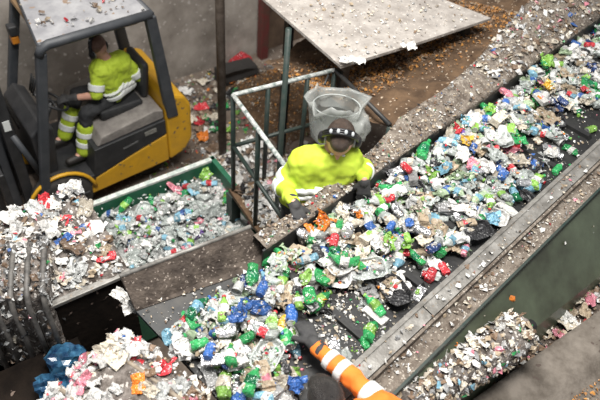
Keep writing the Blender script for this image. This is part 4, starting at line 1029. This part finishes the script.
box('logo_strip', (-.63, .006, .70), (.17, .005, .018), mat('logo_grey', (.10, .10, .10), .6), sp, 0, ry=.18)
fprism('hood', [(-.30, .80), (-1.035, .87), (-1.03, .97), (-.95, 1.0), (-.36, .90)], -.02, -.97, M_hood, bev=.012)
fprism('floor_well', [(.24, .34), (-.22, .30), (-.22, .48), (.24, .50)], 0, -1.0, M_fblk, bev=.008)
fprism('dashboard', [(.26, .5), (.10, .5), (.04, 1.12), (.14, 1.2), (.26, 1.1)], -.12, -.9, M_fblk, bev=.02)
fprism('step', [(.10, .30), (-.12, .30), (-.12, .34), (.10, .34)], .05, -.1, M_fblk, bev=.005)
# overhead guard
prism('roof_panel', [(.01, -.02, 2.09), (-.98, -.02, 2.11), (-.98, -1.0, 2.11), (-.13, -1.0, 2.09)], (0, 0, -.025), M_roof, fl)
tube('roof_rim', [(-1.0, 0, 2.085), (-.06, 0, 2.065), (.0, 0, 2.04), (.03, 0, 1.98)], .042, M_fgry, fl, 10)
tube('roof_rim', [(-1.0, -1.02, 2.085), (-.2, -1.02, 2.065), (-.14, -1.02, 2.04), (-.11, -1.02, 1.98)], .04, M_fgry, fl, 10)
tube('roof_rim', [(.0, 0, 2.06), (-.14, -1.02, 2.06)], .03, M_fgry, fl, 10); tube('roof_rim', [(-1.0, 0, 2.08), (-1.0, -1.02, 2.08)], .035, M_fgry, fl, 10)
box('roof_lining', (-.48, -.5, 2.01), (.86, .9, .06), M_lin, fl, bevel=.03)
for y in (0, -1.0):
    fprism('front_pillar', [(.055 + .13 * y, 2.0), (.34, .5), (.25, .5), (-.035 + .13 * y, 2.0)], y + .03, y - .04, M_fgry, bev=.012)
    fprism('rear_pillar', [(-.94, 2.07), (-1.06, .88), (-1.18, .88), (-1.04, 2.07)], y + .03, y - .05, M_fgry, bev=.012)
# mast with channels, cylinder, chain, carriage and forks
mast = fprism('mast', [(.37, .1), (.47, .1), (.47, 2.45), (.37, 2.45)], -.16, -.26, M_fblk, bev=.008)
fprism('mast_channel', [(.37, .1), (.47, .1), (.47, 2.45), (.37, 2.45)], -.72, -.82, M_fblk, bev=.008)
fprism('mast_channel', [(.49, .15), (.57, .15), (.57, 2.3), (.49, 2.3)], -.27, -.34, M_fgry, bev=.006); fprism('mast_channel', [(.49, .15), (.57, .15), (.57, 2.3), (.49, 2.3)], -.64, -.71, M_fgry, bev=.006)
for z in (.35, 1.3, 2.38): box('mast_crossbar', (.42, -.49, z), (.08, .62, .09), M_fblk, fl, bevel=.006)
tube('lift_cylinder', [(.45, -.42, .2), (.45, -.42, 1.6)], .04, M_fgry, fl, 10); tube('piston', [(.45, -.42, 1.6), (.45, -.42, 2.3)], .022, MUFFG, fl, 8)
box('chain', (.5, -.55, 1.2), (.012, .035, 2.1), M_fgry, fl)
box('carriage', (.62, -.49, .62), (.06, .85, .42), M_fblk, fl, bevel=.01)
for y in (-.25, -.73):
    fprism('fork', [(.65, .9), (.69, .9), (.70, .22), (1.75, .17), (1.75, .155), (.65, .16)], y, y - .11, M_fblk)
tube('tilt_cylinder', [(.26, -.12, .62), (.40, -.18, 1.15)], .03, M_fgry, fl, 8); box('warning_label', (.42, -.155, 1.28), (.06, .004, .11), REFL, mast)
tube('hydraulic_hose', [(.30, -.3, 1.1), (.36, -.36, 1.5), (.38, -.38, 1.95), (.44, -.38, 2.25)], .014, M_tyre, fl, 6)
def wheel(x, y, r, w):
    bm = bmesh.new(); rows = []
    for yy, q in ((w / 2, .55), (w / 2, .85), (w * .42, .97), (w * .3, 1), (-w * .3, 1), (-w * .42, .97), (-w / 2, .85), (-w / 2, .55)):
        rows.append([bm.verts.new((r * q * math.cos(6.2832 * j / 28), yy, r * q * math.sin(6.2832 * j / 28))) for j in range(28)])
    for a, b in zip(rows, rows[1:]):
        for j in range(28): bm.faces.new((a[j], a[(j + 1) % 28], b[(j + 1) % 28], b[j]))
    o = link('wheel', from_bm(bm, 'wheel', True), M_tyre, fl); o.location = (x, y, r)
    bm = bmesh.new(); bm_tube(bm, [(0, -w * .4, 0), (0, w * .44, 0)], r * .56, 20); hbm = link('hub', from_bm(bm, 'hub'), M_yel, o)
for y in (-.06, -.94): wheel(.14, y, .30, .2); wheel(-.88, -.5 + (y + .5) * .55, .20, .16)
tube('wheel_arch', [(.14 + .34 * math.cos(t), .0, .30 + .34 * math.sin(t)) for t in [.15 + 2.9 * i / 12 for i in range(13)]], .02, M_yel, fl, 8)
# steering column and wheel, seat, lamp
tube('steering_column', [(.06, -.45, .9), (-.07, -.45, 1.16)], .025, M_fblk, fl, 8)
stw = tube('steering_wheel', [(-.08 + .16 * math.cos(t) * .8, -.45 + .16 * math.sin(t), 1.18 + .10 * math.cos(t)) for t in [6.2832 * i / 24 for i in range(25)]], .014, M_fblk, fl, 8)
tube('wheel_spoke', [(-.2, -.45, 1.085), (.04, -.45, 1.27)], .01, M_fblk, stw, 6); tube('wheel_spoke', [(-.08, -.6, 1.18), (-.08, -.3, 1.18)], .01, M_fblk, stw, 6)
for k in range(3): tube('lever', [(.02, -.72 - .05 * k, 1.1), (-.04, -.72 - .05 * k, 1.28)], .009, M_fblk, fl, 6)
box('seat_cushion', (-.68, -.43, .985), (.46, .46, .10), M_fblk, fl, bevel=.03); box('seat_back', (-.98, -.45, 1.20), (.08, .40, .40), M_fblk, fl, bevel=.035, ry=-.12)
wlmp = box('work_lamp', (.0, -.94, 1.72), (.08, .10, .10), M_fblk, fl, bevel=.012); box('indicator', (.0, 0, -.10), (.07, .08, .08), mat('lamp_amber', (.5, .18, .02), .35), wlmp, bevel=.01)
def F3(x, y, z): return V((fo.x, fo.y, GZ)) + V((x * math.cos(FA) - y * math.sin(FA), x * math.sin(FA) + y * math.cos(FA), z))
def FV(x, y, z): return V((x * math.cos(FA) - y * math.sin(FA), x * math.sin(FA) + y * math.cos(FA), z))
rr_ = random.Random(13)
flakes('roof_litter', [F3(rr_.uniform(-.95, -.02), rr_.uniform(-.98, -.05), 2.112) for _ in range(95)], (.015, .09), *wl({'white': 4, 'cream': 3, 'tan': 3, 'brown': 4, 'red': .5, 'orange': .4}), 'torn scraps lying on the grey forklift roof', 'scraps', seed=98)

# driver
J3 = dict(base=F3(-.68, -.43, 1.03), head=F3(-.59, -.36, 1.65), face=FV(.45, -.88, -.2), crown=FV(.12, -.05, .97),
          shR=F3(-.82, -.37, 1.44), shL=F3(-.53, -.31, 1.46), hipR=F3(-.82, -.46, 1.10), hipL=F3(-.68, -.36, 1.10),
          elL=F3(-.45, -.24, 1.24), wrL=F3(-.25, -.38, 1.19), elR=F3(-.96, -.36, 1.20), wrR=F3(-.88, -.58, 1.12),
          knL=F3(-.33, -.28, 1.03), anL=F3(-.22, -.25, .60), knR=F3(-.36, -.58, 1.06), anR=F3(-.14, -.56, .62), toe=FV(1, .1, 0),
          hdL=FV(.9, -.35, -.1), thL=FV(0, -.6, .6), palL=FV(.2, -.3, -1), hdR=FV(.5, -.8, -.1), thR=FV(0, .2, .8), palR=FV(.2, .3, -1), curl=.9)
drv, dsh = make_person('person', J3, 'forklift driver in lime shirt and ear muffs seated at the wheel', LIME, None, {'R': .95, 'L': .95},
            [('torso', .10, .22), ('torso', .30, .36), ('arm', 'L', .55, .82), ('arm', 'R', .60, .85)], gloves=('L', 'R'))
for s_ in 'LR':
    k_, a_ = V(J3['kn' + s_]), V(J3['an' + s_])
    g_ = blob('gaiter', [('c', k_.lerp(a_, .35), k_.lerp(a_, .95), .085, .078)], LIME, drv, .009, 1)
    for t0 in (.42, .68):
        q = blob('reflective_band', [('d', k_.lerp(a_, t0), k_.lerp(a_, t0 + .14), .0895 - .008 * t0, .0885 - .008 * t0)], REFL, None, .007, 1); q.parent = g_; q.matrix_parent_inverse = Matrix.Identity(4)
blob('hair', [('e', J3['head'] + V((0, 0, .05)), (.079, .09, .085), Matrix.Identity(3))], mat('hair_sandy', (.14, .075, .05), .6, col2=(.2, .11, .08), scale=50), drv, .008, 1)

rg = random.Random(8)
for k in range(14):
    cl = rg.choice(['white', 'white', 'cream', 'pink', 'tan', 'white']); p = ka + (kb - ka) * rg.uniform(.42, .98) + kn * rg.uniform(.03, .17) + Vector((0, 0, -.045))
    put('film', cl, p, (rg.uniform(-.4, .4), rg.uniform(-.4, .4), rg.uniform(0, 6.28)), rg.uniform(.45, .8), 'in the gutter beside the concrete kerb', WORD[cl] + ' films in the gutter', rg)
for k in range(16):
    cl = rg.choice(['white', 'white', 'cream', 'white', 'tan']); th = rg.uniform(.4, 2.2); dr = sd * math.cos(th) + Vector((0, 0, 1)) * math.sin(th)
    put('film', cl, ra + ax * rg.uniform(.08, .95) + dr * .14, (rg.uniform(-.4, .4), rg.uniform(-.4, .4), rg.uniform(0, 6.28)), rg.uniform(.3, .5), 'stuck on the caked return roller', WORD[cl] + ' films on the return roller', rg)
